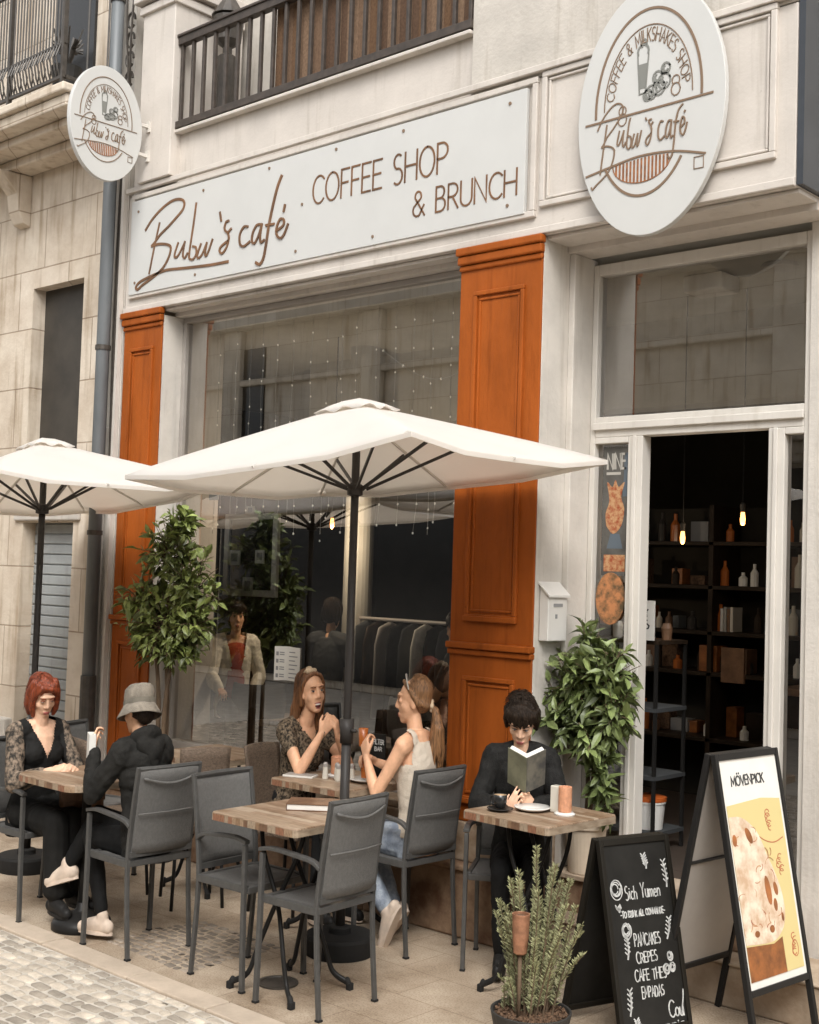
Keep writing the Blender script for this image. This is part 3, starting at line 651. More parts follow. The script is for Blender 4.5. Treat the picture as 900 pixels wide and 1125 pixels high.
# ---------------------------------------------------------------- sign board with lettering
FR = (V((0, -.026, 0)), V((1,0,0)), V((0,0,1)), V((0,-1,0)))
sg = MB(); sg.box(-3.285, -.10, -.026, -.004, 3.445, 4.055)
sign = sg.build('sign_board', M['signwhite'], None, bevel=.002)
tag(sign, 'long white signboard with brown script and thin lettering for coffee shop and brunch', 'shop sign')
SCRIPT = [[[-3.124, 3.847], [-3.059, 3.904], [-2.966, 3.956], [-2.861, 3.989], [-2.778, 3.986], [-2.735, 3.96], [-2.744, 3.918], [-2.806, 3.877], [-2.886, 3.832], [-2.967, 3.793], [-3.024, 3.75], [-3.052, 3.735]], [[-2.979, 3.869], [-3.003, 3.791], [-3.032, 3.692], [-3.067, 3.56]], [[-3.052, 3.732], [-2.975, 3.735], [-2.89, 3.719], [-2.853, 3.694], [-2.868, 3.638], [-2.928, 3.573], [-3.033, 3.528], [-3.129, 3.496], [-3.182, 3.473], [-3.203, 3.488], [-3.168, 3.516], [-3.082, 3.535], [-2.962, 3.551], [-2.867, 3.557], [-2.68, 3.543], [-2.454, 3.529], [-2.289, 3.526]], [[-2.779, 3.712], [-2.808, 3.651], [-2.806, 3.626], [-2.774, 3.632], [-2.724, 3.69], [-2.712, 3.709]], [[-2.712, 3.709], [-2.727, 3.632], [-2.707, 3.607], [-2.681, 3.633]], [[-2.614, 3.932], [-2.633, 3.805], [-2.663, 3.63], [-2.656, 3.596], [-2.619, 3.588], [-2.594, 3.62], [-2.601, 3.657], [-2.631, 3.668]], [[-2.552, 3.671], [-2.582, 3.611], [-2.574, 3.588], [-2.537, 3.604], [-2.496, 3.669]], [[-2.496, 3.669], [-2.508, 3.6], [-2.485, 3.6], [-2.442, 3.682]], [[-2.381, 3.835], [-2.367, 3.783]], [[-2.271, 3.719], [-2.302, 3.703], [-2.332, 3.728], [-2.321, 3.766], [-2.296, 3.771]], [[-2.302, 3.703], [-2.289, 3.666], [-2.307, 3.613], [-2.344, 3.583], [-2.371, 3.601], [-2.356, 3.627], [-2.293, 3.652]], [[-2.119, 3.708], [-2.155, 3.711], [-2.188, 3.671], [-2.184, 3.615], [-2.148, 3.596], [-2.097, 3.615]], [[-2.0, 3.702], [-2.04, 3.702], [-2.073, 3.659], [-2.076, 3.612], [-2.051, 3.601], [-2.017, 3.644], [-1.995, 3.702]], [[-1.995, 3.702], [-2.006, 3.635], [-1.998, 3.596], [-1.97, 3.605]], [[-1.838, 3.955], [-1.87, 3.897], [-1.904, 3.795], [-1.934, 3.678], [-1.952, 3.573], [-1.972, 3.495], [-2.002, 3.469], [-2.034, 3.483]], [[-1.958, 3.689], [-1.89, 3.686]], [[-1.856, 3.645], [-1.808, 3.665], [-1.808, 3.698], [-1.84, 3.703], [-1.866, 3.654], [-1.858, 3.612], [-1.824, 3.594], [-1.796, 3.616], [-1.769, 3.665]], [[-1.801, 3.78], [-1.81, 3.745]]]
lt = MB()
for i, s in enumerate(SCRIPT):
    pts = cat_rom([(p[0], p[1]) for p in s], 5) if len(s) > 2 else s
    lt.stroke(pts, .0165 if i in (0, 2, 14) else .0135, FR, 0, .004 + .0002*i)
lt.build('lettering', M['gilt'], sign)

def arc(cx, cy, rx, ry, a0, a1, n=10):
    return [(cx+rx*cos(radians(a0+(a1-a0)*i/n)), cy+ry*sin(radians(a0+(a1-a0)*i/n))) for i in range(n+1)]
G = {
 'A': (.62, [[(0,0),(.31,1),(.62,0)], [(.11,.34),(.51,.34)]]),
 'B': (.52, [[(0,0),(0,1)], [(0,1),(.24,1)]+arc(.24,.765,.2,.235,90,-90)+[(0,.53)], [(.24,.53)]+arc(.25,.265,.25,.265,90,-90)+[(0,0)]]),
 'C': (.62, [arc(.38,.5,.37,.5,45,315,16)]),
 'D': (.6, [[(0,0),(0,1),(.2,1)]+arc(.2,.5,.4,.5,90,-90,12)+[(0,0)]]),
 'E': (.46, [[(.46,1),(0,1),(0,0),(.46,0)], [(0,.52),(.4,.52)]]),
 'F': (.44, [[(.44,1),(0,1),(0,0)], [(0,.52),(.38,.52)]]),
 'G': (.66, [arc(.38,.5,.37,.5,45,350,16)+[(.74,.45),(.45,.45)]]),
 'H': (.6, [[(0,0),(0,1)], [(.6,0),(.6,1)], [(0,.52),(.6,.52)]]),
 'I': (.1, [[(.05,0),(.05,1)]]),
 'K': (.52, [[(0,0),(0,1)], [(.5,1),(0,.45)], [(.14,.6),(.52,0)]]),
 'L': (.42, [[(0,1),(0,0),(.42,0)]]),
 'M': (.74, [[(0,0),(.06,1),(.37,.25),(.68,1),(.74,0)]]),
 'N': (.6, [[(0,0),(0,1),(.6,0),(.6,1)]]),
 'O': (.74, [arc(.37,.5,.37,.5,90,450,22)]),
 'P': (.5, [[(0,0),(0,1),(.22,1)]+arc(.22,.74,.28,.26,90,-90)+[(0,.48)]]),
 'R': (.52, [[(0,0),(0,1),(.22,1)]+arc(.22,.74,.27,.26,90,-90)+[(0,.48)], [(.22,.48),(.52,0)]]),
 'S': (.46, [arc(.23,.75,.21,.25,50,250,9)+arc(.22,.25,.24,.27,80,-130,10)]),
 'T': (.56, [[(0,1),(.56,1)], [(.28,1),(.28,0)]]),
 'U': (.58, [[(0,1),(0,.3)]+arc(.29,.3,.29,.3,180,360,10)+[(.58,1)]]),
 'V': (.6, [[(0,1),(.3,0),(.6,1)]]),
 'W': (.86, [[(0,1),(.2,0),(.43,.8),(.66,0),(.86,1)]]),
 'X': (.54, [[(0,1),(.54,0)], [(.54,1),(0,0)]]),
 'Y': (.56, [[(0,1),(.28,.5),(.56,1)], [(.28,.5),(.28,0)]]),
 'Z': (.5, [[(0,1),(.5,1),(0,0),(.5,0)]]),
 '&': (.64, [[(.64,0),(.14,.7)]+arc(.27,.8,.17,.2,200,-30,10)+[(.1,.44)]+arc(.24,.25,.24,.25,140,300,8)+[(.6,.42)]]),
 '-': (.36, [[(0,.45),(.36,.45)]]), '.': (.1, [[(.03,0),(.07,.02)]]), '*': (.3, [[(0,.7),(.3,.9)],[(0,.9),(.3,.7)]]),
 ' ': (.34, []),
 'a': (.44, [arc(.2,.28,.2,.28,60,420,12), [(.4,.56),(.4,.08),(.46,0)]]),
 'c': (.38, [arc(.22,.28,.21,.28,50,310,10)]),
 'e': (.42, [[(.03,.3),(.38,.3)]+arc(.21,.28,.19,.28,5,310,12)]),
 'h': (.42, [[(0,1),(0,0)], [(0,.38)]+arc(.2,.36,.18,.2,160,0,6)+[(.38,0)]]),
 'i': (.1, [[(.05,.56),(.05,0)], [(.04,.75),(.06,.78)]]),
 'm': (.62, [[(0,.56),(0,0)], [(0,.4)]+arc(.15,.38,.15,.18,160,0,5)+[(.3,0)], [(.3,.4)]+arc(.45,.38,.15,.18,160,0,5)+[(.6,0)]]),
 'n': (.42, [[(0,.56),(0,0)], [(0,.38)]+arc(.2,.36,.18,.2,160,0,6)+[(.38,0)]]),
 's': (.34, [arc(.17,.42,.14,.14,40,250,6)+arc(.17,.14,.16,.14,80,-140,6)]),
 't': (.3, [[(.13,.85),(.13,.1),(.28,0)], [(0,.56),(.3,.56)]]),
 'u': (.42, [[(0,.56),(0,.2)]+arc(.19,.2,.19,.2,180,360,6)+[(.38,.56)], [(.38,.56),(.42,0)]]),
 'x': (.4, [[(0,.56),(.4,0)], [(.4,.56),(0,0)]]),
 'o': (.44, [arc(.21,.28,.21,.28,90,450,12)]),
 'r': (.3, [[(0,.56),(0,0)], [(0,.36)]+arc(.18,.36,.16,.2,150,50,5)]),
}
def text(mb, s, x0, y0, w, h, sw, fr, t=.003, gap=.14, jit=0):
    """letters drawn as strokes, fitted into a box w wide and h tall"""
    tot = sum(G[c][0] for c in s) + gap*(len(s)-1)
    kx = w/tot; x = 0
    for i, c in enumerate(s):
        gw, st = G[c]
        dy = R.uniform(-jit, jit); sc_ = 1+R.uniform(-jit, jit)*2
        for j, q in enumerate(st):
            mb.stroke([(x0+(x+p[0])*kx, y0+(p[1]*sc_+dy)*h) for p in q], sw, fr, 0, t + .0002*(j % 3))
        x += gw+gap
lt = MB()
text(lt, 'COFFEE SHOP', -1.575, 3.742, .985, .155, .0105, FR)
text(lt, '& BRUNCH', -.815, 3.546, .668, .128, .0095, FR)
lt.build('lettering', M['gilt'], sign)
sc_b = MB()
for x, z in ((-3.21,3.98),(-2.55,4.0),(-1.95,4.02),(-1.4,4.02),(-.9,4.015),(-.2,4.0),(-.2,3.5),(-1.1,3.49),(-1.7,3.5),(-2.6,3.49),(-3.22,3.52),(-1.66,3.76)):
    sc_b.prism([(x+.009*cos(a*pi/4), z+.009*sin(a*pi/4)) for a in range(8)], FR, 0, .004)
sc_b.build('screw', M['thinline'], sign)

# ---------------------------------------------------------------- the two oval signs
def oval_logo(root, fr, rw, rh, full=True):
    """ring, banner lines, arched words, milkshake sketch, striped cup; fr centred"""
    o, u, v, n = fr
    def sp(pts): return [(p[0]*rw, p[1]*rh) for p in pts]
    lm = MB(); k = 1 if full else .6
    ww = .030*rw*k
    lm.stroke(sp(arc(-.02,.06,.72,.74,-3,183,40)), ww, fr, 0, .003)
    lm.stroke(sp(arc(-.06,-.0,.66,.68,218,320,26)), ww, fr, 0, .003)
    lm.stroke(sp(arc(-.02,.06,.60,.61,0,180,30)), ww*.4, fr, 0, .0028)
    lm.stroke(sp([(-.88,-.02),(.84,.0)]), ww*.8, fr, 0, .0034); lm.stroke(sp(cat_rom([(-.86,-.44),(-.5,-.40),(-.1,-.365),(.35,-.385),(.76,-.455)], 5)), ww*.8, fr, 0, .0034)
    root_l = lm.build('emblem_ring', M['thinline'], root)
    tx = MB()
    word = 'COFFEE & MILKSHAKES SHOP' if full else 'COFFEE & MILKSHAKES SHOP'
    tot = sum(G[c][0] for c in word)+.16*(len(word)-1); x = 0
    hh = .11
    for c in word:
        gw, st = G[c]
        a = radians(172 - 164*(x+gw/2)/tot)
        for q in st:
            pts = []
            for p in q:
                dx = (p[0]-gw/2)*164/tot*pi/180*.6; rr = .47+p[1]*hh*.95
                aa = a - dx/.52*.85
                pts.append((-.02+cos(aa)*rr, .06+sin(aa)*rr*1.02))
            tx.stroke(sp(pts), .0105*rw if full else .008*rw, fr, 0, .003)
        x += gw+.16
    tx.build('arched_lettering', M['thinline'], root)
    sc2 = MB()
    xs = [p[0] for s in SCRIPT for p in s]; zs_ = [p[1] for s in SCRIPT for p in s]
    xa, xb, za, zb = min(xs), max(xs), min(zs_), max(zs_)
    for i, s in enumerate(SCRIPT):
        q = []
        for p in s:
            a_, n_ = (p[0]-xa)/(xb-xa)*1.30-.78, (p[1]-za)/(zb-za)
            q.append((a_, n_*.66-.56 if i < 3 else (-.27+(n_-.25)*.66 if n_ < .5 else -.105+(n_-.5)*.16)))
        if i == 2: q = q[:10]
        sc2.stroke(sp(cat_rom(q, 4) if len(q) > 2 else q), .018*rw*(1 if full else .7), fr, 0, .0036+.0001*i)
    sc2.build('script_lettering', M['thinline'], root)
    sb = MB()
    for i in range(15):
        x = -.43+i*.05; top = -.385 - .05*abs(x); bot = -.40-.17*sqrt(max(0, 1-((x+.08)/.40)**2))
        sb.stroke(sp([(x, top), (x, bot)]), .022*rw, fr, 0, .003)
    sb.stroke(sp(arc(-.08,-.40,.40,.175,185,355,16)), .010*rw, fr, 0, .0032)
    sb.build('striped_cup', M['stripe'], root)
    dr = MB()
    # tall glass with swirl, cups and beans
    dr.M = Matrix.Translation(o) @ Matrix.Scale(.82, 4) @ Matrix.Translation(-o) ; dr.M = Matrix.Translation(v*.09*rh) @ dr.M
    dr.stroke(sp([(-.2,.42),(-.16,.05),(-.06,.05),(-.02,.42)]), .02*rw, fr, 0, .003)
    dr.prism(sp([(-.19,.34),(-.16,.1),(-.07,.1),(-.04,.34)]), fr, 0, .002)
    dr.stroke(sp(arc(-.11,.46,.09,.07,-20,200,10)), .03*rw, fr, 0, .003)
    dr.stroke(sp(arc(-.10,.54,.05,.04,-20,230,8)), .025*rw, fr, 0, .003)
    for (cx, cy, a) in ((.04,.04,.09),(.16,.07,.1),(.25,.12,.1),(.14,.17,.08),(.27,.24,.07),(-.02,.02,.07)):
        dr.stroke(sp(arc(cx,cy,a,a*.75,20,390,12)), .028*rw, fr, 0, .003)
        dr.stroke(sp(arc(cx,cy,a*.5,a*.4,120,330,7)), .024*rw, fr, 0, .0032)
    dr.build('drawing', M['grey_draw'], root)
    for (cx, cy) in ((-.36,-.04),(.36,.10)):
        mz = MB(); mz.stroke(sp(arc(cx,cy,.06,.05,0,360,10)), .012*rw, fr, 0, .003); mz.stroke(sp(arc(cx,cy+.07,.05,.04,-40,220,8)), .012*rw, fr, 0, .003)
        mz.build('cup_drawing', M['thinline'], root)
    mz = MB(); mz.stroke(sp([(.62,-.47),(.74,-.47),(.74,-.56),(.62,-.56),(.62,-.47)]), .008*rw, fr, 0, .003)
    mz.build('small_drawing', M['thinline'], root)
def oval_board(mb, fr, rw, rh, t):
    P = [(rw*cos(2*pi*i/72), rh*sin(2*pi*i/72)) for i in range(72)]; mb.prism(P, fr, -t, 0)
fr1 = (V((.60, -.062, 3.785)), V((1,0,0)), V((0,0,1)), V((0,-1,0)))
mb = MB(); oval_board(mb, fr1, .372, .56, .03)
ov = mb.build('oval_sign', M['signwhite'], None, bevel=.003)
tag(ov, 'large oval white sign with café emblem mounted flat above the glass door', 'shop sign')
oval_logo(ov, fr1, .372, .56)
mb = MB(); mb.box(.3,.34,-.032,.0,3.6,3.64); mb.box(.86,.9,-.032,.0,3.9,3.94); mb.build('bracket', M['iron'], ov)
fr2 = (V((-3.085, -.375, 4.43)), V((0,1,0)), V((0,0,1)), V((1,0,0)))
mb = MB(); oval_board(mb, fr2, .262, .355, .035)
os_ = mb.build('hanging_sign', M['signwhite'], None, bevel=.003)
tag(os_, 'small oval white sign with café emblem projecting from the wall beside the drainpipe', 'shop sign')
oval_logo(os_, fr2, .262, .355, False)
mb = MB()
for z in (4.31, 4.50):
    mb = MB(); mb.beam((-3.10, -.14, z), (-3.10, -.02, z), .02, .02); mb.beam((-3.10, -.055, z-.035), (-3.10, -.055, z+.035), .03, .02); mb.build('bracket', M['white'], os_)

# ================================================================ building next door
nb = thing('stone_building', 'old limestone town house with iron balcony and grey shutter next door to the café', 'building')
b = MB(); xr = -3.505
b.box(-12, -4.47, .0, .6, 0, 4.56); b.box(-3.838, xr, .0, .6, 0, 4.56); b.box(-4.468, -3.84, .0, .6, 1.99, 2.42); b.box(-4.468, -3.84, .0, .6, 3.645, 4.56)
b.box(-12, xr, .02, .6, 4.70, 8.0)
b.build('wall', M['stone'], nb)
b = MB(); b.box(-4.47, -3.836, .10, .14, 2.42, 3.645); b.build('window_board', M['rust'], nb)
b = MB()
for i in range(28): b.box(-4.47, -3.836, .10, .125, i*.071, i*.071+.062); b.box(-4.47, -3.836, .108, .12, i*.071+.062, i*.071+.071)
b.build('roller_shutter', M['shutter'], nb, bevel=.006)
b = MB(); b.box(-4.56, -3.75, -.025, .02, 2.0, 2.05); b.box(-12, -4.49, -.06, .02, 0, .62); b.box(-12,-4.47,-.02,.01,2.32,2.35); b.build('stone_band', M['plaster'], nb, bevel=.01)
b = MB(); b.box(-12, -3.42, -.46, .0, 4.60, 4.68); b.box(-12, -3.40, -.50, .0, 4.682, 4.74); b.box(-12, -3.44, -.34, .0, 4.54, 4.598); b.box(-12, -3.46, -.18, .0, 4.47, 4.538)
b.build('balcony_slab', M['stone'], nb, bevel=.012)
b = MB()
for cx in (-4.62, -6.2, -7.8):
    b = MB(); b.M = Matrix.Translation((cx, 0, 0))
    b.prism([(0,4.10),(-.06,4.12),(-.10,4.2),(-.12,4.32),(-.2,4.40),(-.26,4.46),(0,4.468)], (V((-.07,0,0)), V((0,1,0)), V((0,0,1)), V((1,0,0))), 0, .14)
    b.build('corbel', M['stone'], nb, bevel=.008)
b = MB()
b.box(-12, -3.44, -.475, -.455, 5.50, 5.53); b.box(-12, -3.44, -.475, -.455, 4.78, 4.80); b.box(-12, -3.44, -.475, -.455, 5.0, 5.012)
for i in range(110):
    x = -3.46 - i*.036
    if i % 18 == 0: b.box(x-.012, x+.012, -.48, -.45, 4.74, 5.55); continue
    b.tube([(x,-.465,5.51),(x,-.465,5.02),(x,-.50,4.92),(x,-.485,4.84),(x,-.465,4.79)], .006, 5)
    if i % 2: b.tube([(x,-.47,5.0),(x-.03,-.49,4.93),(x,-.485,4.87),(x-.03,-.475,4.80)], .005, 4)
for y in (-.30, -.15):
    b.tube([(-3.45,y,5.5),(-3.45,y,4.76)], .007, 5)
b.box(-3.46,-3.44,-.46,0,5.5,5.53); b.box(-3.46,-3.44,-.46,0,4.78,4.8)
b.build('balcony_railing', M['iron'], nb)
for xa, xb in ((-4.35, -3.85), (-6.6, -5.4)):
    b = MB(); b.box(xa, xb, .0, .03, 4.8, 6.6); b.build('balcony_window', M['window_dark'], nb)
# cream strips and drainpipe between the houses
b = MB(); b.box(xr, -3.36, -.0, .5, 0, 7.0); b.build('party_strip', M['plaster'], nb)
b = MB(); b.box(-3.40, -3.372, -.03, -.002, 0, 4.4); b.box(-3.52,-3.48,-.03,-.002,0,2.6); b.build('conduit', M['cream'], nb)
b = MB(); b.tube([(-3.455,-.085,-.0),(-3.455,-.085,7)], .043, 14)
dp = b.build('drainpipe', M['pipe'], nb, smooth=True)
for z in (1.9, 3.1, 4.3, 5.4):
    b = MB(); b.lathe([(.05,0),(.05,.03)], (-3.455,-.085,z), 14); b.build('pipe_collar', M['iron'], dp)
b = MB(); b.lathe([(.05,0),(.05,1.0)], (-3.455,-.085,0), 14); b.build('pipe_foot', M['iron'], dp)
b = MB()
b.tube(cat_rom([(-3.41,-.02,2.3),(-3.405,-.03,3.2),(-3.41,-.02,4.3),(-3.36,-.03,4.7),(-3.3,-.08,5.1),(-3.32,-.05,5.5)], 6), .008, 5)
b.tube(cat_rom([(-3.425,-.02,2.35),(-3.43,-.03,3.4),(-3.425,-.02,4.4),(-3.33,-.06,4.75),(-3.35,-.08,5.2),(-3.4,-.05,5.6)], 6), .007, 5)
for i in range(5): b.tube([(-3.36+.04*cos(t/2),-.04,4.75+i*.13+.05*sin(t/2)) for t in range(12)], .009, 5)
b.build('cable', M['iron'], nb)
# pot plant / figure on the neighbour's balcony
pb = thing('balcony_pot', 'dark pot with pale dry plant behind the iron balcony railing', 'plant pot', (-3.72, -.28, 4.742))
b = MB(); b.lathe([(.06,0),(.09,.18),(.10,.22),(.09,.22)], n=16); b.build('pot', M['potdark'], pb)
b = MB()
for i in range(40):
    a = R.uniform(0, 2*pi); b.tube([(0,0,.2),(.05*cos(a),.05*sin(a),.34),(.1*cos(a),.1*sin(a),.3+R.random()*.2)], .006, 4)
b.build('dry_stem', M['iron'], pb)

# ================================================================ across the street
op = thing('opposite_building', 'beige stone building across the street seen mirrored in the café glass', 'building', (0,0,0))
b = MB(); b.box(-30, 16, -8.6, -8.0, 0, 5.7); b.build('wall', M['opp'], op)
b = MB()
b.box(-30,16,-8.0,-7.75,3.35,3.6); b.box(-30,16,-8.0,-7.85,3.2,3.35); b.box(-30,16,-8.0,-7.7,5.5,5.8); b.box(-30,16,-8,-7.9,4.6,4.7)
for i in range(14): x = -28+i*3.1; b.box(x, x+.4, -8.0, -7.88, 3.1, 5.5)
b.build('cornice', M['opp'], op, bevel=.02)
b = MB()
for x in (-26,-21,-16.5,-12.6,2.5,6.0): b.box(x, x+1.0, -8.0, -7.97, 3.7, 5.2)
for i in range(14): x = -28+i*3.1; b.box(x+.02, x+3.04, -8, -7.96, .12, 3.05)
b.build('window', M['window_dark'], op)
# ================================================================ chairs (built in true metres, plan scaled by K)
CH = 'grey metal armchairs on the terrace'
def make_chair(name, label):
    t = thing(name, label, 'chair', group=CH, sxy=K, sz=.955)
    W = .235
    for s in (-1, 1):
        b = MB()                                        # rear leg runs up into the back post
        b.tube(cat_rom([(s*W,-.255,0),(s*W,-.225,.25),(s*W,-.215,.44),(s*W,-.235,.60),(s*W,-.295,.875)], 5), .0165, 4, sq=(1.15,.95))
        b.build('rear_leg', M['chair'], t, bevel=.003)
        b = MB()
        b.tube(cat_rom([(s*(W+.02),.215,0),(s*(W+.02),.205,.3),(s*(W+.02),.20,.62)], 4), .0175, 4, sq=(1.1,1.1))
        b.build('front_leg', M['chair'], t, bevel=.003)
        b = MB()
        b.tube(cat_rom([(s*(W+.02),.218,.632),(s*(W+.022),.12,.645),(s*(W+.02),-.02,.64),(s*(W+.005),-.17,.625),(s*W,-.232,.60)], 5), .017, 4, sq=(1.7,.7))
        b.build('armrest', M['chair'], t, bevel=.004)
    b = MB()
    n = 10
    vs = []
    for j in range(n+1):
        y = -.215+.43*j/n
        for i in range(n+1):
            x = -W+.47*i/n
            sag = -.016*sin(pi*i/n)*sin(pi*min(1,j/n*1.1)) - (.02*((j-8)/2)**2 if j > 8 else 0)
            vs.append((x, y, .442+sag))
    m_ = len(vs); vs += [(p[0], p[1], p[2]-.008) for p in vs]
    q = n+1
    fs = [(j*q+i, j*q+i+1, (j+1)*q+i+1, (j+1)*q+i) for j in range(n) for i in range(n)]
    fs += [tuple(m_+k for k in reversed(f)) for f in fs]
    for i in range(n):
        fs += [(i, m_+i, m_+i+1, i+1), (n*q+i+1, m_+n*q+i+1, m_+n*q+i, n*q+i), (i*q, (i+1)*q, m_+(i+1)*q, m_+i*q), (i*q+n, m_+i*q+n, m_+(i+1)*q+n, (i+1)*q+n)]
    b.add(vs, fs); b.build('seat', M['mesh'], t, smooth=True)
    b = MB()
    for s in (-1, 1): b.beam((s*W,-.22,.43),(s*W,.21,.43),.03,.034)
    b.beam((-W,.205,.425),(W,.205,.425),.034,.028); b.beam((-W,-.215,.43),(W,-.215,.43),.03,.03)
    b.build('seat_frame', M['chair'], t, bevel=.004)
    # back panel: sling with a dipping pocket line under the top rail
    b = MB(); n = 12; rows = 9; vs = []
    def bp(f, z): # y of the back plane
        return -.228 - .066*max(0, (z-.47)/.395)**1.25
    for j in range(rows+1):
        z = .475+.385*j/rows
        for i in range(n+1):
            x = -W+.012+(2*W-.024)*i/n
            vs.append((x, bp(0, z)-.022*sin(pi*i/n), z))
    m_ = len(vs); vs += [(p[0], p[1]-.008, p[2]) for p in vs]; q = n+1
    fs = [(j*q+i, j*q+i+1, (j+1)*q+i+1, (j+1)*q+i) for j in range(rows) for i in range(n)]
    fs += [tuple(m_+k for k in reversed(f)) for f in fs]
    for i in range(n): fs += [(i, m_+i, m_+i+1, i+1), (rows*q+i+1, m_+rows*q+i+1, m_+rows*q+i, rows*q+i)]
    b.add(vs, fs); bk = b.build('backrest', M['mesh'], t, smooth=True)
    b = MB()
    pts = [(-W+.03+(2*W-.06)*i/12, bp(0,.80)-.031-.02*sin(pi*i/12), .825-.030*sin(pi*i/12)) for i in range(13)]
    b.tube(pts, .0065, 6); b.tube([(-W+.02+(2*W-.04)*i/8, bp(0,.655)-.0305-.021*sin(pi*i/8), .66) for i in range(9)], .0045, 6)
    b.build('seam', M['mesh'], bk, smooth=True)
    b = MB(); b.tube([(-W+(2*W)*i/8, -.292-.018*sin(pi*i/8), .866) for i in range(9)], .013, 6); b.build('top_rail', M['chair'], t)
    b = MB(); b.beam((-W,-.232,.472),(W,-.232,.472),.018,.026); b.build('back_rail', M['chair'], t)
    b = MB()
    for s in (-1, 1):
        for y in (.215, -.255): b.box(s*(W+(.02 if y > 0 else 0))-.017, s*(W+(.02 if y > 0 else 0))+.017, y-.017, y+.017, 0, .01)
    b.build('foot_cap', M['rubber'], t, bevel=.003)
    return t
c1 = make_chair('terrace_chair', 'empty grey armchair in front, its back to the street, tucked at the bare plank table')
c1.location = (-.165, -1.165, 0); c1.rotation_euler = (0, 0, face(-1, -.06))
dup(c1, (-.585, -1.15, 0), face(1, .05), 'empty grey armchair facing along the shop, on the far side of the front plank table')
dup(c1, (-1.255, -1.245, 0), face(-1, .02), 'grey armchair on which the person in the hat sits')
dup(c1, (-2.06, -1.28, 0), face(1, .05), 'grey armchair on which the red-haired person sits')
dup(c1, (-.47, -.31, 0), face(-1, .02), 'grey armchair on which the person with the ponytail sits')
dup(c1, (.06, -.20, 0), face(.52, -.85), 'grey armchair of the reader, standing against the orange pilaster')
dup(c1, (-2.42, -.70, 0), face(1, .35), 'empty grey armchair behind the red-haired person\'s table')
# brown wicker chairs
WK = 'brown wicker chairs by the window'
def make_wicker(label):
    t = thing('wicker_chair', label, 'chair', group=WK, sxy=K, sz=.955)
    b = MB(); n = 10; vs = []
    for j in range(9):
        z = .40+.46*j/8
        for i in range(n+1):
            a = -1+2*i/n
            vs.append((a*(.170+.012*j/8), -.20-.10*j/8-.03*(1-a*a), z - (.008*a*a*(j/8))))
    m_ = len(vs); vs += [(p[0], p[1]-.02, p[2]) for p in vs]; q = n+1
    fs = [(j*q+i, j*q+i+1, (j+1)*q+i+1, (j+1)*q+i) for j in range(8) for i in range(n)]
    fs += [tuple(m_+k for k in reversed(f)) for f in fs]
    for i in range(n): fs += [(i, m_+i, m_+i+1, i+1), (8*q+i+1, m_+8*q+i+1, m_+8*q+i, 8*q+i)]
    for j in range(8): fs += [(j*q, (j+1)*q, m_+(j+1)*q, m_+j*q), (j*q+n, m_+j*q+n, m_+(j+1)*q+n, (j+1)*q+n)]
    b.add(vs, fs); b.build('backrest', M['wicker'], t, smooth=True)
    b = MB(); b.box(-.18, .18, -.21, .22, .405, .45); b.build('seat', M['wicker'], t, bevel=.015)
    for sx in (-1, 1):
        for sy in (-1, 1):
            b = MB(); b.tube([(sx*.16, sy*.18, .41), (sx*.185, sy*.215, 0)], .013, 8); b.build('leg', M['black'], t, smooth=True)
    return t
w1 = make_wicker('brown wicker chair of the laughing person with long hair')
w1.location = (-1.22, -.35, 0); w1.rotation_euler = (0, 0, face(1, .1))
dup(w1, (-1.68, -.60, 0), face(-.9, .45), 'empty brown wicker chair with its back to the camera in front of the window')
dup(w1, (-2.10, -.80, 0), face(.2, 1), 'empty brown wicker chair beside the upright white card')

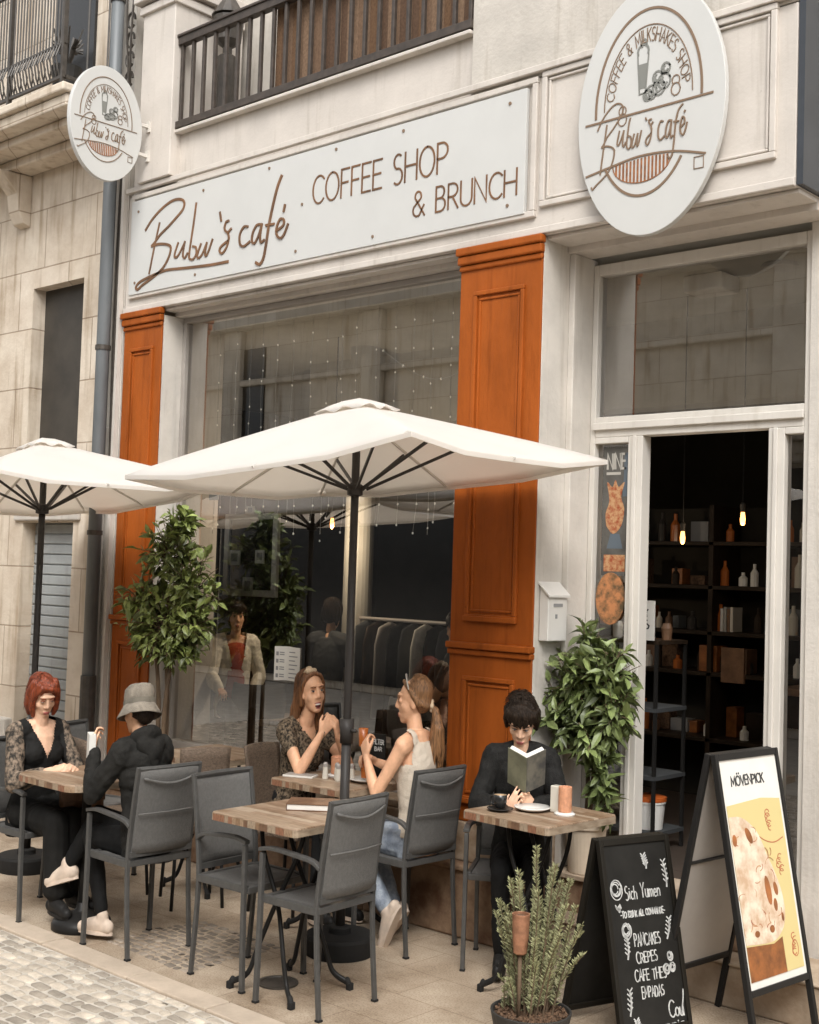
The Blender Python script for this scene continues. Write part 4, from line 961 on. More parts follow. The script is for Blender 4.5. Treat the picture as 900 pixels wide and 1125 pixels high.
# ================================================================ tables
TB = 'plank-topped bistro tables'
def slab_poly(h, r, n=6):
    P = []
    for (cx, cy, a0) in ((h-r, h-r, 0), (-h+r, h-r, 90), (-h+r, -h+r, 180), (h-r, -h+r, 270)):
        P += [(cx+r*cos(radians(a0+90*i/n)), cy+r*sin(radians(a0+90*i/n))) for i in range(n+1)]
    return P
ZF = (V((0,0,0)), V((1,0,0)), V((0,1,0)), V((0,0,1)))
def make_table(label, legs=True, r=.03, h=.355):
    t = thing('bistro_table', label, 'table', group=TB, sxy=K)
    b = MB(); b.prism(slab_poly(h, r), ZF, .684, .718); b.build('tabletop', M['table'], t, bevel=.006)
    b = MB(); P = slab_poly(h+.0015, r); N = len(P)
    vs = [(p[0], p[1], .6845) for p in P]+[(p[0], p[1], .712) for p in P]
    b.add(vs, [(i, (i+1) % N, N+(i+1) % N, N+i) for i in range(N)]); b.build('edge_band', M['tableedge'], t)
    if legs:
        for s in (-1, 1):
            for d in (-1, 1):
                b = MB()
                y = s*.13 + d*.012
                b.tube(cat_rom([(d*.17, s*.10+d*.012, .672), (d*.12, s*.12+d*.012, .55), (-d*.02, y, .36), (-d*.12, s*.17+d*.012, .17), (-d*.16, s*.19, .07), (-d*.24, s*.235, .03)], 5), .0135, 8)
                lg = b.build('leg', M['black'], t, smooth=True)
                b = MB(); b.cone((-d*.24, s*.235, .035), .018, (-d*.255, s*.24, .016), .017, 8); b.box(-d*.255-.017, -d*.255+.017, s*.24-.017, s*.24+.017, 0, .03); b.build('rubber_foot', M['rubber'], lg, bevel=.004)
        b = MB(); b.tube([(0,-.13,.36),(0,.13,.36)], .008, 8); b.tube([(.15,-.1,.664),(.15,.1,.664)], .01, 8); b.tube([(-.15,-.1,.664),(-.15,.1,.664)], .01, 8); b.build('crossbar', M['black'], t)
    else:
        b = MB(); b.tube([(0,0,.672),(0,0,.03)], .032, 14); b.build('column', M['black'], t, smooth=True)
        b = MB(); b.lathe([(.20,0),(.20,.02),(.19,.04),(.13,.062),(.06,.078),(.04,.09),(.035,.12)], n=36); b.build('base', M['black'], t, smooth=True)
        b = MB(); b.beam((-.2,0,.666),(.2,0,.666),.04,.018); b.beam((0,-.2,.664),(0,.2,.664),.04,.012); b.build('crossbar', M['black'], t)
    return t
t1 = make_table('empty plank-topped table at the front with only a closed menu on it'); t1.location = (-.335, -1.14, 0); t1.rotation_euler = (0,0,radians(2))
tr_ = dup(t1, (.385, -.43, 0), radians(-3), 'plank-topped table of the reader with black coffee cup and candle'); tr_.scale = (K*.92, K*.92, 1.0376)
dup(t1, (-.83, -.38, 0), radians(2), 'plank-topped table between the two chatting people with plates and glasses')
dup(t1, (-1.86, -.34, 0), radians(3), 'plank-topped table half hidden behind the wicker chair under the window')
t2 = make_table('plank-topped pedestal table between the person in the hat and the red-haired person', False, .11)
t2.location = (-1.65, -1.27, 0)

# ================================================================ umbrellas
UM = 'cream square parasols over the terrace'
def make_umbrella(label, hx, hy, rise=.30, rim=2.195):
    t = thing('parasol', label, 'parasol', group=UM)
    b = MB(); b.lathe([(.155,0),(.158,.03),(.158,.075),(.15,.09),(.05,.092),(.05,.12),(.03,.125)], n=44); b.build('base', M['rubber'], t, smooth=False, bevel=.004)
    b = MB(); b.tube([(0,0,.09),(0,0,rim+rise-.04)], .0185, 14); b.build('pole', M['pole'], t, smooth=True)
    b = MB(); b.tube([(0,0,.09),(0,0,1.02)], .022, 14); b.tube([(0,0,.94),(0,0,1.05)], [.030,.033], 14); b.tube([(.02,0,1.0),(.06,0,1.0)], .009, 8); b.build('sleeve', M['pole'], t, smooth=True)
    tilt = Matrix.Translation((0,0,rim+.15)) @ Matrix.Rotation(radians(-3.2), 4, 'Y') @ Matrix.Translation((0,0,-rim-.15))
    # canopy: four faces, slightly hollow, with a turned-down hem
    b = MB(); b.M = tilt
    n = 14; half = [(hx,-hy),(hx,hy),(-hx,hy),(-hx,-hy)]
    def surf(px, py):
        f = max(abs(px)/hx, abs(py)/hy)
        e = 1-f
        edge = min(abs(abs(px)/hx-abs(py)/hy), .5)            # 0 on a rib
        sag = .055*edge*2*f*(1-.25*f)
        return rim + rise*(e**.93) - sag
    vs = []; m = 28
    for j in range(m+1):
        for i in range(m+1):
            x = -hx+2*hx*i/m; y = -hy+2*hy*j/m
            # hem pulled in between corners
            k = 1-.025*(1-abs(y)/hy)*(abs(x)/hx)**4; k2 = 1-.025*(1-abs(x)/hx)*(abs(y)/hy)**4
            vs.append((x*k, y*k2, surf(x, y)))
    q = m+1; base = len(vs)
    vs += [(p[0], p[1], p[2]-.005) for p in vs]
    fs = [(j*q+i, j*q+i+1, (j+1)*q+i+1, (j+1)*q+i) for j in range(m) for i in range(m)]
    fs += [tuple(base+k for k in reversed(f)) for f in fs]
    for i in range(m):
        fs += [(i, base+i, base+i+1, i+1), (m*q+i+1, base+m*q+i+1, base+m*q+i, m*q+i), (i*q, (i+1)*q, base+(i+1)*q, base+i*q), (i*q+m, base+i*q+m, base+(i+1)*q+m, (i+1)*q+m)]
    b.add(vs, fs)
    cn = b.build('canopy', M['canvas'], t, smooth=True)
    b = MB(); b.M = tilt                                  # hem
    per = [(-hx+2*hx*i/12, -hy) for i in range(12)]+[(hx, -hy+2*hy*i/12) for i in range(12)]+[(hx-2*hx*i/12, hy) for i in range(12)]+[(-hx, hy-2*hy*i/12) for i in range(12)]
    pp = []
    for x, y in per:
        k = 1-.025*(1-abs(y)/hy)*(abs(x)/hx)**4; k2 = 1-.025*(1-abs(x)/hx)*(abs(y)/hy)**4
        pp.append((x*k, y*k2, surf(x, y)-.004))
    N = len(pp); vs = [(p[0]*1.002, p[1]*1.002, p[2]+.004) for p in pp]+[(p[0]*1.002, p[1]*1.002, p[2]-.016) for p in pp]+[(p[0]*.992, p[1]*.992, p[2]-.016) for p in pp]+[(p[0]*.992, p[1]*.992, p[2]) for p in pp]
    fs = []
    for i in range(N):
        j = (i+1) % N
        for a in range(3): fs.append((a*N+i, a*N+j, (a+1)*N+j, (a+1)*N+i))
    b.add(vs, fs); b.build('hem', M['canvas'], cn)
    # vent cap with scalloped edge
    b = MB(); b.M = tilt; n = 40; vs = [(0,0,rim+rise+.012)]
    for ring, (f, zz) in enumerate(((.06,.0),(.12,-.020),(.185,-.050))):
        for i in range(n):
            a = 2*pi*i/n; c_, s_ = cos(a), sin(a); mm = max(abs(c_), abs(s_)); 
            sc_ = .010*sin(i*pi/2.5) if ring == 2 else 0
            x = f*hx*c_/mm*.98; y = f*hy*s_/mm*.98
            vs.append((x, y, rim+rise+zz+sc_+.012))
    fs = [(0, 1+i, 1+(i+1) % n) for i in range(n)]+[(1+r*n+i, 1+r*n+(i+1) % n, 1+(r+1)*n+(i+1) % n, 1+(r+1)*n+i)[::-1] for r in range(2) for i in range(n)]
    b.add(vs, fs); b.tube([(0,0,rim+rise-.01),(0,0,rim+rise+.018)], .010, 8)
    o = b.build('vent_cap', M['canvas'], t, smooth=True)
    sm = o.modifiers.new('solid', 'SOLIDIFY'); sm.thickness = .004
    # ribs and struts
    hubz = rim-.10
    for (dx, dy) in ((1,1),(1,-1),(-1,1),(-1,-1),(1,0),(-1,0),(0,1),(0,-1)):
        b = MB(); b.M = tilt
        e = (dx*hx*.985, dy*hy*.985)
        b.beam((dx*.02,dy*.02,rim+rise-.055), (e[0], e[1], surf(*e)-.012), .010, .010)
        b.build('rib', M['white'], t)
        b = MB(); b.M = tilt
        mm = (e[0]*.5, e[1]*.5); b.beam((dx*.03,dy*.03,hubz), (mm[0], mm[1], rim+rise-.055+(surf(*e)-.016-rim-rise+.055)*.5-.012), .010, .013)
        b.build('strut', M['pole'], t)
    b = MB(); b.lathe([(.02,-.03),(.036,-.025),(.036,.02),(.022,.03)], (0,0,hubz), 16); b.lathe([(.02,-.03),(.034,-.02),(.034,.02),(.022,.03)], (0,0,rim+rise-.06), 16); b.build('hub', M['pole'], t)
    return t
u1 = make_umbrella('wide cream parasol over the tables in front of the shop window', .95, .62)
u1.location = (-.555, -.64, 0); u1.rotation_euler = (0, 0, radians(-2))
u2 = dup(u1, (-2.825, -.86, 0), radians(-12), 'cream parasol on a dark pole behind the red-haired person'); u2.scale = (1, 1, .962)

# ================================================================ A-boards
def leaf_frame(b, o, d, s, half, h, e, w, th, sgn):
    """one leaning leaf: corners at top +-half along d, feet out by e along s"""
    pass
def aboard(root, cx, cy, yaw, w, h, e, bar, fm, front, back, zb, name):
    d = V((sin(yaw), cos(yaw), 0)); s = V((cos(yaw), -sin(yaw), 0)); o = V((cx, cy, 0)) - root.location
    for sg_ in (1, -1):
        top = o + V((0,0,h)) + s*(sg_*.012); foot = o + s*(sg_*e)
        up = (top-foot); L = up.length; up = up/L; n = (d.cross(up) if sg_ > 0 else up.cross(d)).normalized()
        if n.dot(s)*sg_ < 0: n = -n
        fb = MB(); r = Matrix((d, n, up)).transposed()
        def bm(u0, u1, v0, v1, t0, t1):
            c = foot + d*((u0+u1)/2) + up*((v0+v1)/2) + n*((t0+t1)/2)
            fb.obox(c, (abs(u1-u0), abs(t1-t0), abs(v1-v0)), r)
        bm(-w, -w+bar, 0, L, -.012, .012); bm(w-bar, w, 0, L, -.012, .012); bm(-w+bar, w-bar, L-bar*1.3, L, -.0115, .0115); bm(-w+bar, w-bar, zb*L, zb*L+bar*1.2, -.0115, .0115)
        if sg_ < 0 and name == 'poster': bm(-w+bar, w-bar, L*.6, L*.6+.012, -.011, .011)
        fo = fb.build('frame', fm, root, bevel=.003)
        pb_ = MB(); c = foot + up*((zb*L+bar*1.2+L-bar*1.3)/2)
        pb_.obox(c, (2*w-2*bar, .008, L-bar*1.3-zb*L-bar*1.2), r)
        po = pb_.build('panel', front if sg_ > 0 else back, root)
        if sg_ > 0: fr = (foot + n*.004, d, up, n); Lr = L; fpo = po
    return fr, Lr, fpo
# chalkboard
cb = thing('chalkboard_stand', 'black A-board with a chalk-written menu standing beside the rosemary pot', 'A-board', (.875, -.508, 0))
fr, L, po = aboard(cb, .875, -.508, radians(17.6), .172, .735, .185, .02, M['boardside'], M['board'], M['board'], .06, 'chalk')
def panel_text(rows, mb, fr, w, sw):
    for (s, x, z, ww, hh, jt) in rows:
        mb = MB(); text(mb, s, x, z, ww, hh, sw, fr, .0015, .16, jt); mb.build('chalk_line', M['chalk'], po)
ck = MB(); w = .15
panel_text([('Sich Yumen', -.072, L*.70, .17, .05, .05), ('-TO DRINK ALL COMMANDE-', -.105, L*.615, .215, .022, .05),
  ('PANCAKES', -.055, L*.475, .125, .042, .05), ('CREPES', -.055, L*.395, .10, .038, .05), ('CAFE THES', -.072, L*.31, .15, .038, .05), ('EMPADAS', -.048, L*.23, .105, .038, .05)], ck, fr, w, .0039)
def sk(mb, pts, sw=.004): mb.stroke(cat_rom(pts, 4), sw, fr, 0, .0016)
for (cx, cz, a) in ((-.115, L*.755, .03), (-.085, L*.555, .024), (.105, L*.41, .014), (.085, L*.35, .016), (.115, L*.35, .014)):
    ck = MB()
    for q in range(4): sk(ck, arc(cx+R.uniform(-.004,.004), cz+R.uniform(-.004,.004), a*(.5+.14*q), a*(.6+.2*q), 30*q, 330+30*q, 10), .0035)
    ck.build('chalk_drawing', M['chalk'], po)
for (x0, z0, x1, z1) in ((-.09, L*.52, -.095, L*.42), (.13, L*.86, .135, L*.74), (.125, L*.58, .105, L*.49), (-.105, L*.27, -.115, L*.16), (.035, L*.9, .045, L*.84), (-.115, L*.665, -.11, L*.645), (-.09,L*.13,-.08,L*.08)):
    ck = MB(); sk(ck, [(x0, z0), ((x0+x1)/2+.006, (z0+z1)/2), (x1, z1)], .006)
    for q in range(5):
        f = q/5; sk(ck, [(x0+(x1-x0)*f, z0+(z1-z0)*f), (x0+(x1-x0)*f+.012, z0+(z1-z0)*f+.012)], .0045); sk(ck, [(x0+(x1-x0)*f, z0+(z1-z0)*f), (x0+(x1-x0)*f-.010, z0+(z1-z0)*f+.010)], .0045)
    ck.build('chalk_drawing', M['chalk'], po)
ck = MB()
text(ck, 'Cou', .07, L*.12, .07, .055, .005, fr, .0015, .1, .04); sk(ck, [(.13, L*.13),(.145,L*.2),(.15,L*.24)], .005)
text(ck, 'enris', .01, L*.07, .13, .03, .0042, fr, .0015, .1, .04)
ck.build('chalk_drawing', M['chalk'], po)
# poster board
pbd = thing('poster_stand', 'tall black A-board with a yellow ice-cream poster standing by the door step', 'A-board', (1.185, -.215, 0))
fr, L, po = aboard(pbd, 1.185, -.215, radians(6), .212, 1.075, .225, .02, M['black'], M['paper'], M['steel_panel'], .2, 'poster')
z0, z1 = .2*L+.026, L-.03; HH = z1-z0; wd = .19
def pz(f): return z0+HH*f
b = MB(); b.prism([(-wd+.012, pz(.03)), (wd-.012, pz(.03)), (wd-.012, pz(.80)), (.05, pz(.815)), (-wd+.012, pz(.80))], fr, .001, .002); b.build('yellow_field', M['yellow'], po)
b = MB()
P = [(-wd+.012, pz(.19)), (-.02, pz(.175)), (.05, pz(.20)), (.095, pz(.26)), (.10, pz(.36)), (.075, pz(.46)), (.035, pz(.56)), (.0, pz(.65)), (-.05, pz(.71)), (-.11, pz(.745)), (-wd+.012, pz(.75))]
b.prism([tuple(q) for q in cat_rom(P, 5)], fr, .0022, .0035); b.build('waffle_picture', M['icecream'], po)
b = MB(); b.prism([(-wd+.012, pz(.03)), (.06, pz(.03)), (.06, pz(.185)), (.0, pz(.165)), (-wd+.012, pz(.182))], fr, .0021, .003); b.build('plate_picture', M['caramel'], po)
for (cx, f, rx, rz, a) in ((-.16,.645,.014,.022,0),(-.065,.655,.016,.034,.5),(.01,.40,.018,.055,.1),(.06,.40,.013,.026,.2),(.045,.33,.012,.024,0),(-.10,.225,.016,.012,0),(.0,.23,.016,.014,0),(.08,.27,.008,.016,0)):
    b = MB(); b.prism([(cx+rx*cos(t)*cos(a)-rz*sin(t)*sin(a), pz(f)+rz*sin(t)*cos(a)+rx*cos(t)*sin(a)) for t in [2*pi*k/14 for k in range(14)]], fr, .0036, .0042)
    b.build('nut_picture', M['caramel'], po)
b = MB(); rq = random.Random(2)
for q in range(26):
    cx = rq.uniform(-.165,.06); f = rq.uniform(.23,.68)
    if cx > .10-.22*max(0, f-.3): continue
    a0 = rq.uniform(0,360); b.stroke(arc(cx, pz(f), rq.uniform(.012,.035), rq.uniform(.012,.03), a0, a0+rq.uniform(60,150), 7), rq.uniform(.002,.0045), fr, .003, .0038)
b.build('crack_lines', M['food2'], po)
b = MB(); text(b, 'MOVENPICK', -.125, pz(.885), .215, .034, .0055, fr, .002, .12, .02)
for dx in (-.082, -.070): b.prism([(dx-.003, pz(.885)+.041), (dx+.003, pz(.885)+.041), (dx+.003, pz(.885)+.048), (dx-.003, pz(.885)+.048)], fr, 0, .002)
b.build('poster_lettering', M['ink'], po)
b = MB()
for (cx, f) in ((.075,.71),(.115,.50),(.13,.14)):
    for q in range(5):
        b.stroke(arc(cx+R.uniform(-.012,.012), pz(f)+(q-2)*.014, .018-.002*abs(q-2), .012, R.uniform(0,90), R.uniform(200,330), 7), .0035, fr, 0, .003)
b.stroke(cat_rom([(-.02, pz(.66)),(.04, pz(.62)),(.10, pz(.605)),(.16, pz(.62))], 5), .004, fr, 0, .003)
b.stroke(arc(.135, pz(.12), .02, .03, 0, 360, 14), .003, fr, 0, .003)
b.build('red_drawing', M['redink'], po)

# ================================================================ mailbox, posters, papers
mbx = thing('mailbox', 'white metal mailbox fixed on the white reveal beside the orange pilaster', 'mailbox', (0, 0, 0))
b = MB(); b.prism([(.003,1.425),(.055,1.425),(.055,1.63),(.003,1.685)], (V((0,.045,0)), V((1,0,0)), V((0,0,1)), V((0,-1,0))), -.15, 0)
body = b.build('body', M['mail'], mbx, bevel=.004)
b = MB(); b.prism([(-.001,1.69),(.066,1.628),(.066,1.64),(-.001,1.702)], (V((0,.04,0)), V((1,0,0)), V((0,0,1)), V((0,-1,0))), -.165, .005); b.build('lid', M['mail'], mbx, bevel=.002)
b = MB(); b.box(.0555,.058,.085,.155,1.585,1.60); b.box(.0555,.0575,.10,.115,1.53,1.55); b.build('slot', M['greyink'], mbx)
# posters on the side pane
sp_ = thing('pizza_poster', 'tall food poster with an oval pizza picture stuck on the narrow pane beside the doorway', 'poster', (0,0,0))
FP = (V((0,.404,0)), V((1,0,0)), V((0,0,1)), V((0,-1,0)))
b = MB(); b.prism([(.10,1.74),(.245,1.74),(.245,2.36),(.10,2.36)], FP, 0, .0015); b.build('sheet', M['postergrey'], sp_)
b = MB(); text(b, 'NINE', .125, 2.255, .10, .07, .011, FP, .0025, .12, 0); b.prism([(.12,2.225),(.20,2.225),(.20,2.238),(.12,2.238)], FP, .0015, .0025); b.build('lettering', M['wire'], sp_)
b = MB(); b.prism([tuple(p) for p in cat_rom([(.125,1.98),(.165,1.94),(.21,1.98),(.225,2.06),(.205,2.12),(.225,2.19),(.19,2.165),(.172,2.20),(.155,2.165),(.125,2.19),(.14,2.10),(.12,2.04),(.125,1.98)], 3)], FP, .0016, .0026); b.build('dish_picture', M['food2'], sp_)
b = MB(); b.prism([(.115,1.76),(.235,1.76),(.235,1.84),(.115,1.84)], FP, .0016, .0025); b.build('dish_strip', M['food2'], sp_)
b = MB(); b.prism([(.215,2.12),(.243,2.12),(.243,2.33),(.222,2.33)], FP, .0016, .0025); b.build('blue_patch', M['blueink'], sp_); b = MB(); b.prism([(.13,1.87),(.22,1.87),(.20,1.94),(.15,1.94)], FP, .0016, .0025); b.build('blue_patch', M['blueink'], sp_)
b = MB(); b.prism([(.158+.082*cos(2*pi*k/32), 1.63+.125*sin(2*pi*k/32)) for k in range(32)], FP, -.001, .004); b.build('pizza_picture', M['food'], sp_)
b = MB()
FW = (V((0,.181,0)), V((1,0,0)), V((0,0,1)), V((0,-1,0)))
mp_ = thing('menu_sheet', 'white two-column menu sheet stuck on the shop window behind the laughing person', 'menu', (0,0,0))
b = MB(); b.prism([(-2.06+.08,1.079),(-1.955+.08,1.086),(-1.955+.08,1.279),(-2.06+.08,1.274)], FW, 0, .002); b.prism([(-1.953+.08,1.086),(-1.845+.08,1.084),(-1.845+.08,1.274),(-1.953+.08,1.279)], FW, 0, .0022); b.build('sheet', M['paper'], mp_)
b = MB()
for i in range(4):
    z = 1.245-i*.042
    b.prism([(-1.965,z-.022),(-1.945,z-.022),(-1.945,z),(-1.965,z)], FW, .0021, .003)
    for q in range(2): b.prism([(-1.935,z-.006-q*.012),(-1.895,z-.006-q*.012),(-1.895,z-q*.012),(-1.935,z-q*.012)], FW, .0021, .003)
for i in range(7):
    z = 1.25-i*.024; b.prism([(-1.855,z-.006),(-1.855+.05+.02*(i%2),z-.006),(-1.855+.05+.02*(i%2),z),(-1.855,z)], FW, .0024, .003)
b.build('print', M['greyink'], mp_)
tag(MB().box(-2.79,-2.70,.30,.305,2.14,2.22).build('small_card', M['paper']), 'small square paper card hanging high in the left of the shop window', 'card')
pf = thing('picture_frame', 'white picture frame with small photos hanging inside the shop window', 'picture frame', (-2.345,.285,1.80))
b = MB(); x0,x1,z0_,z1_ = -.245,.245,-.25,.25
for (a,c,e,f) in ((x0,x1,z1_-.035,z1_),(x0,x1,z0_,z0_+.04),(x0,x0+.045,z0_+.04,z1_-.035),(x1-.045,x1,z0_+.04,z1_-.035)): b.box(a,c,-.012,.012,e,f)
b.build('frame', M['porcelain'], pf, bevel=.003)
b = MB(); b.box(x0+.02,x1-.02,.0,.008,z0_+.02,z1_-.02); b.build('backing', M['window_dark'], pf)
for (x, z, w_, h_) in ((-.13,-.02,.10,.09),(.10,-.01,.08,.08),(.0,-.19,.09,.11),(.0,.27,.07,.05)):
    b = MB(); b.box(x-w_/2,x+w_/2,-.02,-.013,z-h_/2,z+h_/2); ph = b.build('photo', M['paper'], pf)
    b = MB(); b.box(x-w_*.3,x+w_*.3,-.022,-.0205,z-h_*.25,z+h_*.3); b.build('print', M['greyink'], ph)
# ================================================================ things on the tables
def table_item(name, label, cat, x, y, z=.7185, yaw=0, group=None): return thing(name, label, cat, (x, y, z), yaw, group, sxy=K)
# closed menu on the front table
mn = table_item('menu_book', 'closed brown menu book lying on the empty front table', 'menu', -.36, -1.02, yaw=radians(40))
b = MB(); b.box(-.15,.15,-.11,.11,0,.004); b.box(-.15,.15,-.11,.11,.026,.03); b.box(-.15,-.146,-.11,.11,.004,.026); b.build('cover', M['bag'], mn, bevel=.001)
b = MB(); b.box(-.145,.145,-.105,.105,.0045,.0255); b.build('pages', M['paper'], mn)
# pedestal table: card, cups
cd = table_item('table_card', 'upright narrow white menu card standing on the pedestal table', 'card', -1.50, -1.36, yaw=radians(62))
b = MB(); b.box(-.022,.022,-.07,.07,.02,.215); b.build('card', M['paper'], cd, bevel=.001)
b = MB(); b.box(-.03,.03,-.05,.05,0,.022); b.build('holder', M['bag'], cd, bevel=.003)
def cup(name, label, x, y, mat_, sc_=1, liquid='coffee', saucer=True, z=.7185):
    t = table_item(name, label, 'cup', x, y, z)
    b = MB(); b.lathe([(.022,.012),(.028,.014),(.038,.035),(.042,.068),(.040,.068),(.036,.035),(.024,.018),(0,.018)], n=24, sx=sc_, sy=sc_, cap=False); b.build('bowl', mat_, t, smooth=True)
    b = MB(); b.lathe([(0,.060),(.0385,.060),(.0385,.0665),(0,.068)], n=24, sx=sc_, sy=sc_, cap=False); b.build('drink', M[liquid], t, smooth=True)
    b = MB(); b.tube([(.040*cos(a)*0-.040-.016+.018*cos(a), 0, .040+.018*sin(a)) for a in [radians(60+q*24) for q in range(11)]], .0045, 6); b.build('handle', mat_, t, smooth=True)
    if saucer:
        b = MB(); b.lathe([(0,0),(.04,0),(.078,.010),(.079,.013),(.04,.005),(0,.005)], n=30, cap=False); b.build('saucer', mat_ if mat_ is not M['blackcup'] else M['pole'], t, smooth=True)
    return t
cup('coffee_cup', 'black coffee cup with foam on a dark saucer in front of the reader', .265, -.545, M['blackcup'], z=.7455)
def plate(label, x, y, r=.1, z=.7185):
    t = MB(); t.lathe([(0,0),(r*.6,0),(r,.014),(r*.99,.018),(r*.6,.006),(0,.006)], n=36, sx=K, sy=K, cap=False)
    o = t.build('plate', M['porcelain'], None, smooth=True, loc=(x, y, z)); return tag(o, label, 'plate')
plate('white plate behind the black coffee cup on the reader\'s table', .345, -.43, .11, .7455)
def jar(name, label, x, y, r, h, m1, cat='candle', base=True, z=.7185):
    t = table_item(name, label, cat, x, y, z)
    z = .012 if base else 0
    if base: b = MB(); b.lathe([(r*1.5,0),(r*1.55,.006),(r*1.3,.012),(0,.012)], n=28); b.build('dish', M['porcelain'], t, smooth=False)
    b = MB(); b.lathe([(r*.92,z),(r,z+.006),(r,z+h*.97),(r*.93,z+h),(r*.86,z+h-.004),(r*.86,z+h*.7),(0,z+h*.7)], n=24); b.build('body', m1, t, smooth=False, bevel=.002)
    return t
jar('candle_jar', 'peach textured candle jar on a white dish at the edge of the reader\'s table', .49, -.40, .040, .105, M['peach'], z=.7455)
b = MB(); b.box(-.03,.03,-.02,.02,0,.11); tag(b.build('napkin_holder', M['glassy'], None, bevel=.004, loc=(.44,-.375,.7455)), 'small pale napkin holder behind the candle jar', 'napkin holder')
# chatting table
jar('peach_jar', 'round peach candle jar on the chatting pair\'s table near the bare elbow', -.90, -.35, .045, .085, M['peach'])
plate('white plate beside the parasol pole on the chatting pair\'s table', -.70, -.36, .11)
tg = table_item('tea_glass', 'small glass of amber tea standing beside the white plate', 'glass', -.715, -.345, .735)
b = MB(); b.lathe([(.026,0),(.033,.075),(.031,.075),(.025,.006),(0,.006)], n=20, cap=False); b.build('glass', M['tea'], tg, smooth=True)
b = MB(); b.lathe([(0,.058),(.029,.058)], n=20, cap=False); b.build('drink', M['tea'], tg)
SH = 'salt and pepper shakers on the chatting table'
sh = table_item('shaker', 'small clear shaker with metal lid in the row beside the parasol pole', 'shaker', -.83, -.42, group=SH)
b = MB(); b.lathe([(.02,0),(.022,.004),(.018,.05),(.016,.058),(0,.058)], n=14); b.build('body', M['glassy'], sh, smooth=False)
b = MB(); b.lathe([(.017,.058),(.017,.072),(.01,.08),(0,.08)], n=14); b.build('lid', M['steel_panel'], sh)
for p in ((-.875,-.455),(-.765,-.385),(-.79,-.45)): dup(sh, (p[0], p[1], .7185), 0)
nt_ = table_item('notebook', 'thin white notebook lying on the chatting pair\'s table under the elbow', 'notebook', -1.0, -.50, yaw=radians(25))
b = MB(); b.box(-.11,.11,-.06,.06,0,.009); b.build('cover', M['paper'], nt_, bevel=.002)
b = MB(); b.box(-.1,.1,-.058,.058,.0092,.011); b.build('label', M['steel_panel'], nt_)
bs_ = table_item('sign_card', 'black upright sign card with white writing on the chatting pair\'s table', 'table sign', -.735, -.235, yaw=radians(15))
b = MB(); b.box(-.055,.055,-.006,.006,0,.215); p_ = b.build('board', M['board'], bs_, bevel=.002)
b = MB(); FB = (V((0,-.006,0)), V((1,0,0)), V((0,0,1)), V((0,-1,0)))
text(b, 'FILTER', -.042, .165, .084, .022, .005, FB, .001, .14, .02); text(b, 'BAR', -.028, .133, .056, .019, .0048, FB, .001, .14, .02); b.build('lettering', M['chalk'], p_)
b = MB(); b.box(-.06,.06,-.03,.03,0,.006); b.build('foot', M['board'], bs_)
# hand bag under the pedestal table
hb = thing('handbag', 'brown leather handbag hanging under the pedestal table edge on the red-haired person\'s lap', 'handbag', (-1.80,-1.20,.50), radians(70), sxy=K)
b = MB(); b.box(-.15,.15,-.05,.05,0,.15); b.build('body', M['bag'], hb, bevel=.03, segs=4)
b = MB(); b.box(-.152,.152,-.058,-.048,.07,.155); b.build('flap', M['bag'], hb, bevel=.004)
b = MB(); b.tube(cat_rom([(-.12,0,.14),(-.09,0,.19),(0,0,.20),(.09,0,.19),(.12,0,.14)], 6), .008, 6); b.build('strap', M['bag'], hb, smooth=True)

# ================================================================ plants
def leaf(mb, p, d, up, ln, wd, bend=.2):
    d = d.normalized(); s = d.cross(up)
    s = s.normalized() if s.length > 1e-4 else V((1,0,0)); u = s.cross(d)
    b0 = p; m0 = p+d*ln*.5-u*ln*bend*.25; t = p+d*ln-u*ln*bend
    l = p+d*ln*.45+s*wd/2+u*wd*.12; r = p+d*ln*.45-s*wd/2+u*wd*.12
    l2 = p+d*ln*.75+s*wd*.36+u*(wd*.1-ln*bend*.5); r2 = p+d*ln*.75-s*wd*.36+u*(wd*.1-ln*bend*.5); m2 = p+d*ln*.77-u*ln*bend*.55
    mb.add([b0, l, m0, r, l2, m2, r2, t], [(0,2,1),(0,3,2),(1,2,5,4),(2,3,6,5),(4,5,7),(5,6,7)])
def rdir(rr=R):
    while True:
        v = V((rr.uniform(-1,1), rr.uniform(-1,1), rr.uniform(-1,1)))
        if .1 < v.length < 1: return v.normalized()
def bush(mb, tw, blobs, n, ln, wd, hang=.2, rr=R):
    """twigs from inside each blob with leaves along them"""
    for (c, r, k) in blobs:
        for i in range(int(n*k)):
            d = rdir(rr); c3 = V(c); e = c3 + V((d.x*r[0], d.y*r[1], d.z*r[2]))*rr.choice((rr.uniform(.5, 1.0), rr.uniform(.9, 1.3)))
            s0 = c3 + (e-c3)*rr.uniform(.15, .4) + V((0,0,-.03))
            tw.tube([s0, (s0+e)/2+V((0,0,.01)), e], [.003,.0025,.0015], 4)
            for q in range(rr.randint(5, 8)):
                f = .25+.75*q/7; p = s0+(e-s0)*f
                dd = ((e-s0).normalized()*.7 + rdir(rr)*.9 + V((0,0,-hang)))
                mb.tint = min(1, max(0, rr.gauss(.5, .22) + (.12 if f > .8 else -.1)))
                sz_ = rr.choice((rr.uniform(.4,.8), rr.uniform(.7,1.25)))
                leaf(mb, p, dd, V((0,0,1))+rdir(rr)*.7, ln*sz_, wd*sz_*rr.uniform(.8, 1.2), rr.uniform(-.05,.6))
rl_ = random.Random(5)
lt_ = thing('potted_tree', 'tall potted shrub with light green leaves before the orange pilaster by the drainpipe', 'potted plant', (-2.56,-.17,0))
fo, tw = MB(), MB()
